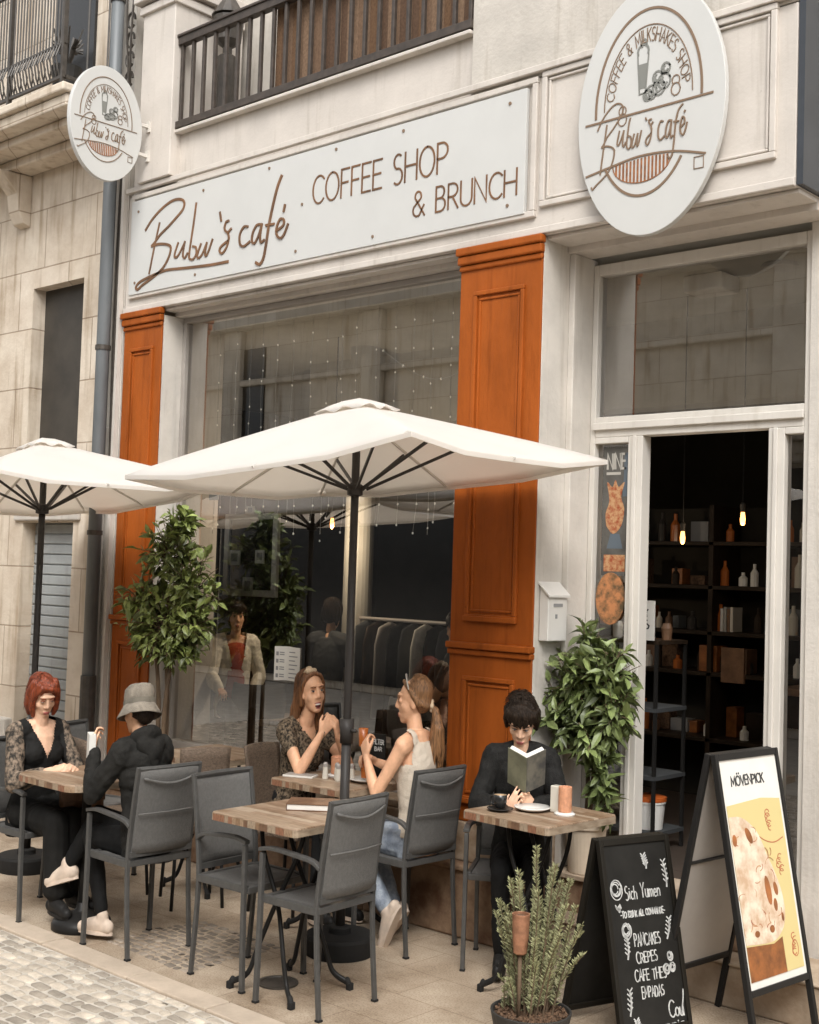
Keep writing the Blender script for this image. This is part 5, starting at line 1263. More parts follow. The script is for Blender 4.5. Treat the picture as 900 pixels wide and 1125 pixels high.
bush(fo, tw, [((.02,.0,1.80),(.21,.16,.18),1.2), ((.23,.02,1.62),(.19,.14,.17),.9), ((-.17,-.02,1.52),(.20,.14,.17),.9), ((.06,-.04,1.40),(.30,.18,.20),1.5), ((.09,.02,1.98),(.08,.07,.10),.5), ((.26,0,1.42),(.13,.12,.15),.7), ((-.10,.0,1.28),(.17,.12,.12),.8), ((.12,.0,1.26),(.18,.12,.12),.8)], 58, .078, .033, .15, rl_)
fo.build('foliage', M['leaf'], lt_)
for (a, c_) in (((.02,.02),(.02,.0)),((-.03,0),(-.10,-.02)),((.05,-.02),(.16,.0))):
    tw.tube(cat_rom([(a[0],a[1],.38),(a[0]*1.1,a[1],.9),(a[0]*.6+c_[0]*.4,c_[1],1.25),(c_[0],c_[1],1.6)], 5), [.017-.0006*i for i in range(16)], 7)
tw.build('trunk', M['bark'], lt_, smooth=True)
b = MB(); b.lathe([(.10,0),(.125,.30),(.14,.30),(.145,.37),(.13,.37),(.122,.34),(0,.34)], n=28); b.build('pot', M['potdark'], lt_, bevel=.004)
rr_ = random.Random(8)
rt_ = thing('bay_plant', 'dark leafy bay plant in a cream pot beside the glass door', 'potted plant', (.165,.235,.361))
fo, tw = MB(), MB()
bush(fo, tw, [((-.03,-.05,.88),(.17,.14,.20),1.4), ((.10,-.03,.90),(.16,.13,.18),1.2), ((.18,-.06,.76),(.11,.11,.14),.8), ((-.09,-.07,.72),(.13,.12,.16),.9), ((.08,-.08,.66),(.12,.10,.12),.7), ((.11,-.06,.50),(.05,.06,.12),.4), ((.12,-.06,.36),(.04,.05,.09),.22), ((.0,-.04,1.08),(.06,.06,.08),.35), ((.16,-.04,1.02),(.07,.06,.06),.3)], 44, .088, .034, .3, rr_)
fo.build('foliage', M['leafd'], rt_)
tw.tube(cat_rom([(0,0,.24),(.01,-.01,.45),(-.01,-.03,.65),(.0,-.04,.9)], 5), .011, 7); tw.tube(cat_rom([(.02,0,.24),(.05,-.02,.5),(.08,-.04,.85)], 5), .009, 7)
tw.build('trunk', M['bark'], rt_, smooth=True)
b = MB(); b.lathe([(.078,0),(.096,.205),(.107,.207),(.110,.262),(.102,.262),(.096,.235),(0,.235)], n=32); b.build('pot', M['potwhite'], rt_, bevel=.003)
b = MB(); b.lathe([(0,.236),(.0955,.236),(.05,.246),(0,.25)], n=20, cap=False); b.build('soil', M['soil'], rt_)
# rosemary
rm = thing('rosemary_pot', 'round dark pot of upright rosemary with bark mulch at the front by the chalkboard', 'potted plant', (.735,-.93,0))
b = MB(); b.lathe([(.120,0),(.146,.12),(.150,.138),(.141,.138),(.136,.118),(0,.118)], n=36); b.build('pot', M['potdark'], rm, bevel=.003)
b = MB(); b.lathe([(0,.119),(.1355,.119),(.09,.127),(0,.13)], n=24, cap=False)
rs = random.Random(4)
for i in range(240):
    a = rs.uniform(0, 2*pi); r_ = .13*sqrt(rs.random()); b.obox((r_*cos(a), r_*sin(a), .13), (rs.uniform(.008,.02), rs.uniform(.006,.012), .006), Matrix.Rotation(rs.uniform(0,6), 3, rdir(rs)))
b.build('mulch', M['soil'], rm)
fo, tw = MB(), MB()
def sprig(x, y, h, lean, n, ln):
    pts = cat_rom([(x,y,.12),(x+lean[0]*.3,y+lean[1]*.3,.12+h*.4),(x+lean[0]*.65,y+lean[1]*.65,.12+h*.75),(x+lean[0],y+lean[1],.12+h)], 5)
    tw.tube(pts, [.004-.00016*i for i in range(len(pts))], 4)
    for i in range(n):
        f = .12+.88*i/n; k = f*(len(pts)-1); j = min(int(k), len(pts)-2); p = pts[j].lerp(pts[j+1], k-j)
        a = rs.uniform(0, 2*pi); d = V((cos(a), sin(a), rs.uniform(.5, 1.6)))
        fo.tint = min(1, max(0, rs.gauss(.3+.4*f, .2)))
        leaf(fo, p, d, V((cos(a+1.5), sin(a+1.5), .3)), ln*rs.uniform(.7, 1.2)*(1.1-.35*f), .0042, .1)
for (x, y, h, lx, ly) in ((.0,.02,.60,-.01,.0),(-.03,.01,.50,-.05,.0),(.03,.0,.55,.05,.02),(.05,.02,.50,.075,.03),(-.02,-.02,.48,-.03,-.01),(.02,-.02,.46,.03,-.02),(-.05,.02,.46,-.085,.01),(.06,-.01,.42,.09,0),(0,-.04,.36,.0,-.02),(-.04,-.02,.38,-.06,-.02),(.04,.04,.46,.05,.03),(.07,.03,.34,.09,.05),(-.06,.0,.32,-.06,-.01),(.03,-.05,.30,.04,-.03),(-.075,-.01,.15,-.02,-.01),(-.07,-.03,.12,.0,-.02),(.01,.05,.52,.015,.02),(-.015,.045,.43,-.04,.03),(.06,.05,.4,.07,.03),(-.01,-.07,.14,-.02,-.03)):
    sprig(x, y, h*1.0, (lx, ly), int(620*h), .026)
    sprig(x*.8+rs.uniform(-.03,.03), y*.8+rs.uniform(-.03,.03), h*rs.uniform(.6,.9), (lx*1.2+rs.uniform(-.05,.05), ly+rs.uniform(-.05,.05)), int(520*h), .025)
fo.build('foliage', M['rosem'], rm); tw.build('stem', M['bark'], rm)
# copper torch stuck in the pot
tr = thing('garden_torch', 'small copper torch on a dark stake in front of the rosemary', 'torch', (.74,-1.012,0))
b = MB(); b.tube([(0,0,.10),(0,0,.36)], .0075, 8); b.build('stake', M['bark'], tr, smooth=True)
b = MB(); b.lathe([(.018,.355),(.024,.36),(.030,.42),(.032,.485),(.033,.50),(.028,.50),(.026,.47),(0,.46)], n=24); b.build('cup', M['copper'], tr, smooth=False, bevel=.001)
b = MB(); b.lathe([(0,.478),(.025,.478),(.02,.492),(0,.496)], n=16, cap=False); b.build('wick_bed', M['soil'], tr)

# ================================================================ window lights
FL = 'strings of fairy lights hanging in the shop window'
n = 0
rf = random.Random(3)
for i in range(17):
    x = -2.80 + i*.138 + rf.uniform(-.02, .02); ln = rf.choice((.75, .85, 1.05, 1.2, 1.3))
    b = MB(); y = .36
    pts = [(x+rf.uniform(-.008,.008), y, 3.23-ln*q/8) for q in range(9)]
    b.mat = 0; b.tube(pts, .0022, 4)
    b.mat = 1
    for q in range(1, 9):
        if rf.random() < .15: continue
        p = pts[q]; b.ell((p[0]+.004, y-.004, p[2]+rf.uniform(-.05,.05)), (.0045,.0045,.0065), n=6, m=4)
    o = b.build('light_string', [M['wire'], M['fairy']])
    tag(o, 'string of tiny white lights hanging inside the shop window glass', 'fairy lights', FL)
    b = MB(); pts = [(x+.03, y+.02, 2.26), (x+.035, y+.02, 2.1), (x+.028+rf.uniform(-.02,.02), y+.02, 1.98+rf.uniform(-.05,.05))]
    b.mat = 0; b.tube(pts, .0016, 4); b.mat = 1
    for p in pts[1:]: b.ell(p, (.0055,.0055,.0075), n=6, m=4)
    o = b.build('light_string', [M['wire'], M['fairy']])
    tag(o, 'short icicle string of tiny lights hanging behind the window under the parasol', 'fairy lights', 'short icicle light strings')
# drooping cable of lights
b = MB(); b.mat = 0; pts = cat_rom([(-1.5,.5,3.0),(-1.25,.5,2.85),(-1.05,.5,2.80),(-.85,.5,2.86),(-.62,.5,3.05)], 6); b.tube(pts, .003, 5); b.mat = 1
for p in pts[::4]: b.ell(p, (.006,.006,.008), n=6, m=4)
tag(b.build('light_cable', [M['wire'], M['fairy']]), 'drooping cable of lights in the upper right of the shop window', 'fairy lights')
def pendant(x, y, z, label, watt):
    ld = bpy.data.lights.new('bulb_light', 'POINT'); ld.energy = watt; ld.color = (1, .80, .58); ld.shadow_soft_size = .03
    lo = bpy.data.objects.new('bulb_light', ld); COL.objects.link(lo); lo.location = (x, y, z-.075)
    t = thing('pendant_bulb', label, 'pendant lamp', (x, y, z), group='bare pendant bulbs inside the café')
    b = MB(); b.tube([(0,0,.05),(0,0,3.25-z)], .004, 6); b.build('cord', M['black'], t)
    b = MB(); b.lathe([(.012,.02),(.014,.06),(.008,.07)], n=12); b.build('socket', M['iron'], t)
    b = MB(); b.lathe([(.003,-.048),(.011,-.04),(.0135,-.015),(.009,.02)], n=14); b.build('bulb', M['bulb'], t, smooth=True)
pendant(.078, 1.2, 1.969, 'lower of the two glowing pendant bulbs seen through the café doorway', 1.2)
pendant(.425, 1.2, 2.068, 'higher of the two glowing pendant bulbs seen through the café doorway', 1.2)
pendant(-2.388, 1.0, 2.042, 'glowing pendant bulb behind the shop window under the parasol', 11)

# ================================================================ inside the café
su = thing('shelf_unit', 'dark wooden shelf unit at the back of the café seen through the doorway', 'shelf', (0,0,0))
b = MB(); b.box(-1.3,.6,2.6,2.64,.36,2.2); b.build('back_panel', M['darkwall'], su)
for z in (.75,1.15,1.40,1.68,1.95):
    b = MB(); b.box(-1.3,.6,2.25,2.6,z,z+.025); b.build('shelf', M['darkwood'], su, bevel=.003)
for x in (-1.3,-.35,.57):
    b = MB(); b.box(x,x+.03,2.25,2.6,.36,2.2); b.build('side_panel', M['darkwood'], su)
BT = 'bottles and jars on the café shelf'
ri = random.Random(9)
def bottle(x, y, z, h, r, m_, lab='small jar on the dark shelf at the back of the café'):
    b = MB(); b.lathe([(r,0),(r,h*.6),(r*.4,h*.78),(r*.4,h),(0,h)], n=10); tag(b.build('jar', m_, None, loc=(x,y,z)), lab, 'jar', BT)
for z in (.776, 1.176, 1.426, 1.706, 1.976):
    x = -1.2
    while x < .5:
        if ri.random() < .6: bottle(x, 2.35, z, ri.uniform(.08,.2), ri.uniform(.018,.03), ri.choice([M['paper'], M['glassy'], M['darkwood'], M['tea'], M['bag'], M['pole']]))
        x += ri.uniform(.07, .16)
for z in (.776, 1.176, 1.426, 1.706, 1.976):
    x = -1.25
    while x < .5:
        w_ = ri.uniform(.04, .13); h_ = ri.uniform(.05, .19)
        if ri.random() < .55 and not (z in (1.176, 1.426) and -.45 < x < -.05):
            tag(MB().box(x, x+w_, 2.42, 2.52, z, z+h_).build('box', M[ri.choice(['bag','darkwood','greyink','caramel','pipe','soil'])], None, bevel=.003), 'small box standing behind the jars on the dark café shelf', 'box', 'boxes on the café shelf')
        x += w_+ri.uniform(.01, .1)
for i in range(4):
    tag(MB().box(-.29+i*.022,-.272+i*.022,2.3,2.42,1.426,1.426+.14+.01*(i%2)).build('book', M[['paper','wire','bag','glassy'][i]]), 'thin upright book in the row on the café shelf', 'book', 'books upright on the café shelf')
for (x0, x1, z, h, m_, lab) in ((-.42,-.30,1.176,.16,'caramel','square orange box on the café shelf beside a wide brown box'),(-.24,-.10,1.176,.15,'bag','wide brown box on the café shelf beside the orange box')):
    tag(MB().box(x0,x1,2.28,2.42,z,z+h).build('box', M[m_], None, bevel=.004), lab, 'box')
ct = thing('side_shelf', 'low metal rack with three shelves just inside the café doorway', 'rack', (0,0,0))
for z in (.44,.72,1.06,1.40):
    b = MB(); b.box(-.28,.17,.82,1.12,z,z+.02); b.build('shelf', M['greyshirt' if z < 1.2 else 'darkwood'], ct)
for x in (-.27,.16):
    for y in (.83,1.11):
        b = MB(); b.box(x-.008,x+.008,y-.008,y+.008,.36,1.42); b.build('post', M['black'], ct)
bk_ = thing('bucket', 'white bucket with an orange lid on the low rack inside the doorway', 'bucket', (.07,.94,.461))
b = MB(); b.lathe([(.07,0),(.082,.13),(.086,.13),(.086,.14)], n=24); b.build('body', M['porcelain'], bk_)
b = MB(); b.lathe([(.088,.141),(.088,.16),(.03,.175),(0,.175)], n=24); b.build('lid', M['bucketorange'], bk_)
ps = thing('framed_print', 'small white print with a drawn figure on the rack inside the doorway', 'picture', (.10,.80,1.421))
b = MB(); b.box(-.06,.06,0,.01,0,.20); b.build('sheet', M['paper'], ps, bevel=.001)
b = MB(); FS = (V((0,0,0)), V((1,0,0)), V((0,0,1)), V((0,-1,0)))
for q in range(6): b.stroke(arc(R.uniform(-.02,.015), .07+q*.018, .022, .014, R.uniform(0,180), R.uniform(240,420), 7), .007, FS, 0, .001)
b.build('drawing', M['ink'], ps)
for (x, z, m_) in ((-.06,1.421,'peach'),(.145,1.421,'bag'),(-.15,1.421,'glassy'),(-.1,1.081,'bag')):
    b = MB(); b.lathe([(.025,0),(.028,.06),(.02,.085),(0,.085)], n=12); tag(b.build('jar', M[m_], None, loc=(x,.95,z)), 'small jar on the low rack inside the doorway', 'jar', 'jars on the low rack')
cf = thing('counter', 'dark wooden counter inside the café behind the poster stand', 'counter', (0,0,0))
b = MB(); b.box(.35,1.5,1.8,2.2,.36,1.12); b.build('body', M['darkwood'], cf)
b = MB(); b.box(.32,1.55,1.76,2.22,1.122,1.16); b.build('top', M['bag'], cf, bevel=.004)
tag(MB().box(.02,.16,1.75,1.77,1.165,1.36).build('counter_card', M['bag']), 'small framed card standing inside by the counter', 'card')
# column, clothes rail
cm = MB(); cm.lathe([(.10,0),(.10,2.9)], (-2.55,1.42,.36), 24); cm.lathe([(.13,0),(.13,.08)], (-2.55,1.42,.36), 24)
tag(cm.build('round_column', M['ceil'], smooth=False), 'pale round column inside the café behind the parasol pole', 'column')
rk = thing('clothes_rail', 'metal clothes rail with dark garments inside the shop window', 'clothes rail', (-2.0,1.35,.36))
b = MB(); b.tube([(-.45,0,1.05),(.55,0,1.05)], .012, 8)
for x in (-.45,.55): b.tube([(x,0,0),(x,0,1.05)], .012, 8)
b.build('rail', M['steel_panel'], rk)
for i in range(8):
    x = -2.38+i*.105; b = MB(); rg = random.Random(i)
    b.loft([((x,1.35,.72+rg.uniform(-.06,.06)),.03,.16),((x,1.35,.95),.026,.15),((x+.006,1.35,1.25),.024,.15),((x,1.35,1.36),.016,.11),((x,1.35,1.395),.008,.02)], 16)
    tag(b.build('garment', M[['greyshirt','darkwood','steel_panel','knit','greyshirt','jacket','knit','greyshirt'][i]], smooth=True), 'dark garment hanging in the row on the clothes rail in the window', 'garment', 'garments on the clothes rail')
# low table and dark seats inside the window
it = thing('window_table', 'round table inside the window in front of the person in the cream jacket', 'table', (-2.66,.84,.36), sxy=K)
b = MB(); b.lathe([(.30,.36),(.31,.375),(.31,.40),(0,.40)], n=32); b.build('top', M['table'], it)
b = MB(); b.tube([(0,0,0),(0,0,.36)], .03, 10); b.lathe([(.18,0),(.18,.02),(.03,.03)], n=20); b.build('pedestal', M['black'], it)
for (x, y, lab) in ((-2.75,.75,'dark upholstered seat inside the window left of the round table'),(-1.55,.95,'pale grey round-backed seat inside the window behind the sign card')):
    t = thing('tub_seat', lab, 'chair', (x, y, .36), radians(30), sxy=K)
    b = MB(); b.lathe([(.22,.2),(.24,.3),(.2,.32),(0,.32)], n=20); b.build('seat', M['greyshirt'], t, smooth=True)
    b = MB(); b.tube([(.23*cos(a),.23*sin(a),.5) for a in [radians(180+q*20) for q in range(10)]], .09, 8, sq=(.35,1.4)); b.build('backrest', M['greyshirt'] if x < -2 else M['pipe'], t, smooth=True)
    for a in (45,135,225,315):
        b = MB(); b.tube([(.16*cos(radians(a)),.16*sin(radians(a)),.21),(.2*cos(radians(a)),.2*sin(radians(a)),0)], .012, 6); b.build('leg', M['black'], t)
# ================================================================ people (local frame: +Y forward, +X the sitter's right)
def hand(mb, W, f, nrm, side, curls=(35,45,30), sc_=1.0, spread=0, thumb=.6):
    f = V(f).normalized(); n = V(nrm); n = (n-f*n.dot(f)).normalized()
    t = -f.cross(n)*side                       # towards the thumb
    W = V(W)
    kn = []
    for i, o in enumerate((.031,.0105,-.0105,-.030)):
        k = W + f*(.088-.004*abs(i-1)-(.006 if i == 3 else 0))*sc_ + t*o*sc_
        mb.cone(W+t*o*.55*sc_+f*.01, .014*sc_, k, .0115*sc_, 10); kn.append(k)
    mb.ell(W+f*.048*sc_, (.034*sc_, .046*sc_, .0135*sc_), Matrix((t, f, n)).transposed())
    lens = (.92, 1.0, .94, .76)
    for i, k in enumerate(kn):
        p = k; a = 0; rr = .0092*sc_*(.9 if i == 3 else 1)
        sd = t*((1.5-i)*.05*(1+spread))
        for j, (L, c_) in enumerate(zip((.044,.028,.022), curls)):
            a += radians(c_*(1+.06*i))
            d = (f*cos(a) - n*sin(a) + sd*cos(a)).normalized()
            q = p + d*L*lens[i]*sc_
            mb.cone(p, rr, q, rr*.9, 10); p = q; rr *= .9
    b0 = W + f*.022*sc_ + t*.024*sc_
    d = (t*thumb + f*.75 - n*.35).normalized(); q = b0 + d*.046*sc_
    mb.cone(b0, .0145*sc_, q, .0105*sc_, 10)
    d2 = (t*thumb*.1 + f*.9 - n*.5).normalized(); mb.cone(q, .0105*sc_, q+d2*.032*sc_, .0082*sc_, 10)

def person(label, loc, fwd, sz, c):
    """c: dictionary with the pose and the clothes"""
    root = thing('person', label, 'person', loc, face(*fwd), None, sxy=K*c.get('w', 1), sz=sz)
    lean = c.get('lean', 8); tw = c.get('twist', 0)
    hip = V((0, c.get('hy', -.04), .53))
    T = Matrix.Translation(hip) @ Matrix.Rotation(radians(tw), 4, 'Z') @ Matrix.Rotation(-radians(lean), 4, 'X') @ Matrix.Translation(-hip)
    hy, hp, hr = c.get('head', (0, 0, 0))
    nk = T @ V((0, hip.y+.005, 1.10))
    hd = T @ V((0, hip.y+.035, 1.255))
    H = Matrix.Translation(hd) @ Matrix.Rotation(radians(hy), 4, 'Z') @ Matrix.Rotation(-radians(hp), 4, 'X') @ Matrix.Rotation(radians(hr), 4, 'Y') @ Matrix.Diagonal((1.13*c.get('hx',1),1.10,.985,1))
    fem = c.get('fem', False)
    sw = .165 if fem else .188; cw = .142 if fem else .158; ww = .118 if fem else .138
    Y = hip.y
    tor = [((0,Y,.46), .165, .125), ((0,Y,.56), .165, .125), ((0,Y+.005,.68), ww, .098), ((0,Y+.01,.80), (ww+cw)/2, .105), ((0,Y+.012,.92), cw, .115), ((0,Y+.005,1.01), cw*.98, .095), ((0,Y,1.065), cw*.62, .065), ((0,Y,1.10), .055, .05)]
    legs = c['legs']      # [(knee, ankle, toe dir)] right, left
    arms = c['arms']      # [(elbow, wrist, hand dir, hand normal, curls)]
    hips = [V((.085,Y+.03,.535)), V((-.085,Y+.03,.535))]
    sh = [T @ V((sw,Y,1.025)), T @ V((-sw,Y,1.025))]
    base = [T @ V((.05,Y,1.055)), T @ V((-.05,Y,1.055))]
    def torso(mb, off, z0=.46, z1=1.2):
        mb.M = T; mb.loft([(q[0], q[1]+off, q[2]+off) for q in tor if z0 <= q[0][2] <= z1]); mb.M = None
        if fem:
            for s in (-1, 1): mb.ell(T @ V((s*.068,Y+.085,.905)), (.062+off,.05+off,.062+off))
    # ---- body
    b = MB(); torso(b, 0)
    for i in (0, 1):
        b.cone(base[i], .055, sh[i], .055 if fem else .062)
        el, wr = V(arms[i][0]), V(arms[i][1])
        b.cone(sh[i], .050 if fem else .055, el, .036 if fem else .04); b.chain([el, el.lerp(wr, .35), wr], [.036, .037 if fem else .041, .0235])
        hand(b, wr, arms[i][2], arms[i][3], 1 if i == 0 else -1, *(arms[i][4:] if len(arms[i]) > 4 else ()))
        kn, an, td = V(legs[i][0]), V(legs[i][1]), V(legs[i][2]).normalized()
        b.cone(hips[i], .083, kn, .055); b.chain([kn, kn.lerp(an, .35), an], [.052, .054, .034])
        up = V(legs[i][3]) if len(legs[i]) > 3 else V((0,0,1)); up = (up-td*up.dot(td)).normalized()
        b.cone(an-up*.03, .034, an+td*.15-up*.052, .024)
    b.cone(nk+V((0,0,-.05)), .055, hd+V((0,0,-.05)), .049)
    b.M = H
    b.ell((0,-.014,.028), (.073,.092,.088)); b.ell((0,.020,-.028), (.062,.070,.082)); b.ell((0,.055,-.098), (.030,.028,.022)); b.ell((0,.030,-.07), (.050,.055,.045))
    b.cone((0,.084,.018), .009, (0,.0985,-.024), .0125, 10); b.ell((.011,.088,-.032), (.010,.011,.008)); b.ell((-.011,.088,-.032), (.010,.011,.008))
    b.ell((0,.078,.036), (.052,.014,.012))
    for s in (-1, 1):
        b.ell((s*.035,.048,-.030), (.026,.026,.028)); b.ell((s*.073,-.004,-.012), (.011,.021,.033), Matrix.Rotation(s*.25, 3, 'Z')); b.ell((s*.030,.079,.006), (.0155,.009,.010))
    if not c.get('laugh'): b.ell((0,.082,-.066), (.025,.011,.007)); b.ell((0,.081,-.077), (.021,.011,.008))
    b.M = None
    skin('body', b, c.get('skin', M['skin']), root, c.get('vox', .0050), 5)
    # ---- face
    for s in (-1, 1):
        e = MB(); e.M = H; e.ell((s*.030,.0815,.007), (.0110,.008,.0052 if not c.get('down') else .0026)); eo = e.build('eye', M['eye'], root, smooth=True)
        e = MB(); e.M = H; e.ell((s*.030+c.get('gaze',0),.0872,.006), (.006,.004,.0058 if not c.get('down') else .002)); e.build('iris', M['iris'], eo, smooth=True)
        e = MB(); e.M = H; e.tube([(s*.014,.0925,.027),(s*.03,.0905,.033),(s*.048,.078,.027)], [.0026,.003,.0016], 6); e.tube([(s*.016,.090,.013),(s*.03,.0905,.0155),(s*.045,.081,.011)], [.0018,.0024,.0018], 6); e.build('eyebrow', c['hairmat'], root, smooth=True)
    e = MB(); e.M = H
    if c.get('laugh'):
        e.ell((0,.077,-.062), (.024,.010,.005)); e.ell((0,.073,-.0925), (.018,.012,.005)); e.build('mouth', M['lips'], root, smooth=True)
        e = MB(); e.M = H; e.ell((0,.0745,-.078), (.021,.012,.014)); e.build('open_mouth', M['mouth'], root, smooth=True)
        e = MB(); e.M = H; e.ell((0,.0795,-.070), (.018,.0085,.005)); e.build('teeth', M['paper'], root, smooth=True)
    else:
        e.ell((0,.0895,-.066), (.022,.006,.0045)); e.ell((0,.0885,-.0755), (.019,.006,.005)); e.build('mouth', M['lips'], root, smooth=True)
    # ---- clothes
    if 'top' in c:
        m_, off, slv, cut = c['top']
        t = MB(); torso(t, off, .46 if c.get('long') else .55, 1.08)
        if c.get('baggy'):
            t.M = T; t.ell((0,Y-.01,.985), (sw+.03,.115+off,.085)); t.ell((0,Y-.005,.90), (cw+off+.02,.12+off,.14)); t.ell((0,Y,.66), (ww+off+.03,.115+off,.16)); t.M = None
        for i in (0, 1):
            t.cone(base[i].lerp(sh[i], c.get('strap', 0)), .057+off*.8, sh[i], (.055 if fem else .062)+off)
            el, wr = V(arms[i][0]), V(arms[i][1])
            if slv > 0:
                q = sh[i].lerp(el, min(1, slv)); rs_ = (.050 if fem else .055)+off
                t.cone(sh[i], rs_, q, .040+off if slv >= 1 else rs_*.92)
                if slv > 1:
                    w2 = el.lerp(wr, slv-1); t.chain([el, el.lerp(w2, .4), w2], [.040+off, .041+off, .030+off*.7])
        if c.get('collar'): t.cone(nk+V((0,-.01,-.06)), .066, nk+V((0,-.012,0)), .060)
        me = remesh(t, .0075, 7 if c.get('baggy') else 3, c.get('fold', (.006, 13, (1,1,1.6))))
        Ti = T.inverted()
        bm = bmesh.new(); bm.from_mesh(me)
        kill = []
        for f_ in bm.faces:
            p = Ti @ f_.calc_center_median(); y = p.y-Y
            if cut and ((y > 0.0 and p.z > cut[0] + abs(p.x)*cut[1]) or (p.z > 1.045 and abs(p.x) < .075)): kill.append(f_)
            elif slv == 0 and abs(p.x) > c.get('armhole', .135) and p.z > .93: kill.append(f_)
        bmesh.ops.delete(bm, geom=kill, context='FACES'); bm.to_mesh(me); bm.free()
        me.name = 'top'; me.materials.clear(); me.materials.append(m_)
        if c.get('sleevemat'):
            me.materials.append(c['sleevemat'])
            for f_ in me.polygons:
                p = Ti @ f_.center
                if abs(p.x) > sw-.012 or (p.y-Y > .16): f_.material_index = 1
        o = bpy.data.objects.new('top', me); COL.objects.link(o); o.parent = root
    if 'skirt' in c:
        t = MB(); t.loft([((0,Y,.40),.185,.15),((0,Y,.56),.18,.14),((0,Y+.005,.70),ww+.014,.112)])
        k0, k1 = V(legs[0][0]), V(legs[1][0]); a0, a1 = V(legs[0][1]), V(legs[1][1])
        for h_, k_, a_ in ((hips[0],k0,a0),(hips[1],k1,a1)): t.cone(h_, .11, k_, .082); t.chain([k_, a_+V((0,.0,.07))], [.084, .085])
        mid = (k0+k1)/2; t.cone((hips[0]+hips[1])/2, .11, mid, .08); t.chain([mid, (a0+a1)/2+V((0,0,.07))], [.085, .09])
        skin('skirt', t, c['skirt'], root, .009, 3, (.010, 6, (1.6,1.6,.6)))
    elif 'trousers' in c:
        t = MB(); t.loft([((0,Y,.455),.168,.118),((0,Y,.56),.17,.122),((0,Y+.004,.66),ww+.02,.115)])
        for i in (0, 1):
            kn, an = V(legs[i][0]), V(legs[i][1]); e_ = kn.lerp(an, c.get('cuff', .93))
            t.cone(hips[i], .094, kn, .066); t.chain([kn, kn.lerp(e_, .4), e_], [.064, .062, c.get('hem', .052)])
        skin('trousers', t, c['trousers'], root, .008, 2, (.008, 10, (1,1,1)))
    if 'shoes' in c:
        for i in (0, 1):
            an, td = V(legs[i][1]), V(legs[i][2]).normalized(); up = V(legs[i][3]) if len(legs[i]) > 3 else V((0,0,1)); up = (up-td*up.dot(td)).normalized()
            t = MB(); t.chain([an-td*.05-up*.045, an+td*.06-up*.05, an+td*.17-up*.058], [.042,.040,.034]); t.cone(an-up*.025, .047, an+td*.11-up*.045, .040); t.cone(an-up*.03, .046, an+up*(.08 if c.get('boot') else .012), .043)
            s_ = skin('shoe', t, c['shoes'], root, .007, 2)
            t = MB(); x_ = td.cross(up); P = [an+td*(.055+.15*cos(a)*.95)+x_*.042*sin(a) for a in [2*pi*k/18 for k in range(18)]]
            vs = [p-up*.088 for p in P]+[p-up*.068 for p in P]; N = 18
            t.add(vs, [tuple(range(N-1,-1,-1)), tuple(range(N,2*N))]+[(k,(k+1)%N,N+(k+1)%N,N+k) for k in range(N)]); t.build('sole', c.get('sole', M['canvas_shoe']), s_)
    # ---- hair
    hm = c['hairmat']; st = c.get('hair')
    t = MB(); t.M = H
    if st == 'bob':
        t.ell((0,-.025,.045), (.084,.098,.088)); t.ell((0,-.055,-.01), (.080,.070,.10))
        for s in (-1, 1):
            t.chain([(s*.050,.045,.100),(s*.074,.040,.045),(s*.080,.028,-.02),(s*.076,.030,-.075),(s*.066,.034,-.115)], [.020,.022,.022,.022,.014])
            t.chain([(s*.06,-.0,.09),(s*.085,-.01,.02),(s*.086,-.015,-.06),(s*.076,-.01,-.12)], [.03,.028,.030,.018])
        t.chain([(.022,.070,.098),(-.02,.078,.088),(-.055,.066,.062),(-.072,.05,.03)], [.017,.016,.014,.012]); t.chain([(.022,.070,.098),(.05,.066,.072),(.07,.05,.03)], [.016,.013,.011])
        t.chain([(0,-.09,.02),(0,-.10,-.06),(0,-.085,-.12)], [.05,.05,.03])
    elif st == 'long':
        t.ell((0,-.042,.045), (.082,.086,.088)); t.ell((0,-.058,-.02), (.078,.068,.09))
        t.chain([(.0,.050,.108),(.045,.042,.092),(.073,.020,.045),(.078,.0,.0),(.074,-.01,-.06)], [.012,.013,.013,.016,.02]); t.chain([(.0,.050,.108),(-.045,.042,.092),(-.073,.020,.045),(-.078,.0,.0),(-.074,-.01,-.06)], [.012,.013,.013,.016,.02])
        t.M = None
        for k in range(22):
            a = radians(-200+10*k*1.0); x = .075*cos(a); y = -.02+.085*sin(a)*.9
            p0 = H @ V((x, y, .02)); q = [p0]
            for (f_, zz) in ((.3,-.12),(.6,-.24),(.85,-.36),(1,-.46+.05*sin(k*2.3))):
                q.append(V((p0.x*(1+.35*f_)+.012*sin(k*1.7+f_*4), p0.y-.06*f_*(1-.2*f_)-.01+.010*cos(k*2.1+f_*5), hd.z+zz+.02)))
            t.chain(q, [.022,.023,.022,.019,.008])
        t.M = H
    elif st == 'pony':
        t.ell((0,-.040,.045), (.080,.085,.086)); t.ell((0,-.055,-.0), (.074,.062,.072))
        for s in (-1, 1): t.chain([(s*.01,.052,.106),(s*.052,.034,.088),(s*.077,.002,.040),(s*.076,-.03,-.01),(s*.045,-.085,-.03)], [.010,.012,.014,.018,.02])
        t.M = None
        p0 = H @ V((0,-.112,-.035))
        for k in range(9):
            a = k*.7; r_ = .029
            q = [p0, p0+V((.3*r_*cos(a), -.035, -.02)), p0+V((r_*cos(a), -.055+r_*sin(a), -.12)), p0+V((1.5*r_*cos(a+.4), -.05+1.2*r_*sin(a), -.24)), p0+V((1.7*r_*cos(a+.8), -.035+r_*sin(a), -.34-.02*sin(k*2)))]
            t.chain(q, [.013,.017,.018,.015,.006])
        t.M = H
    elif st == 'short':
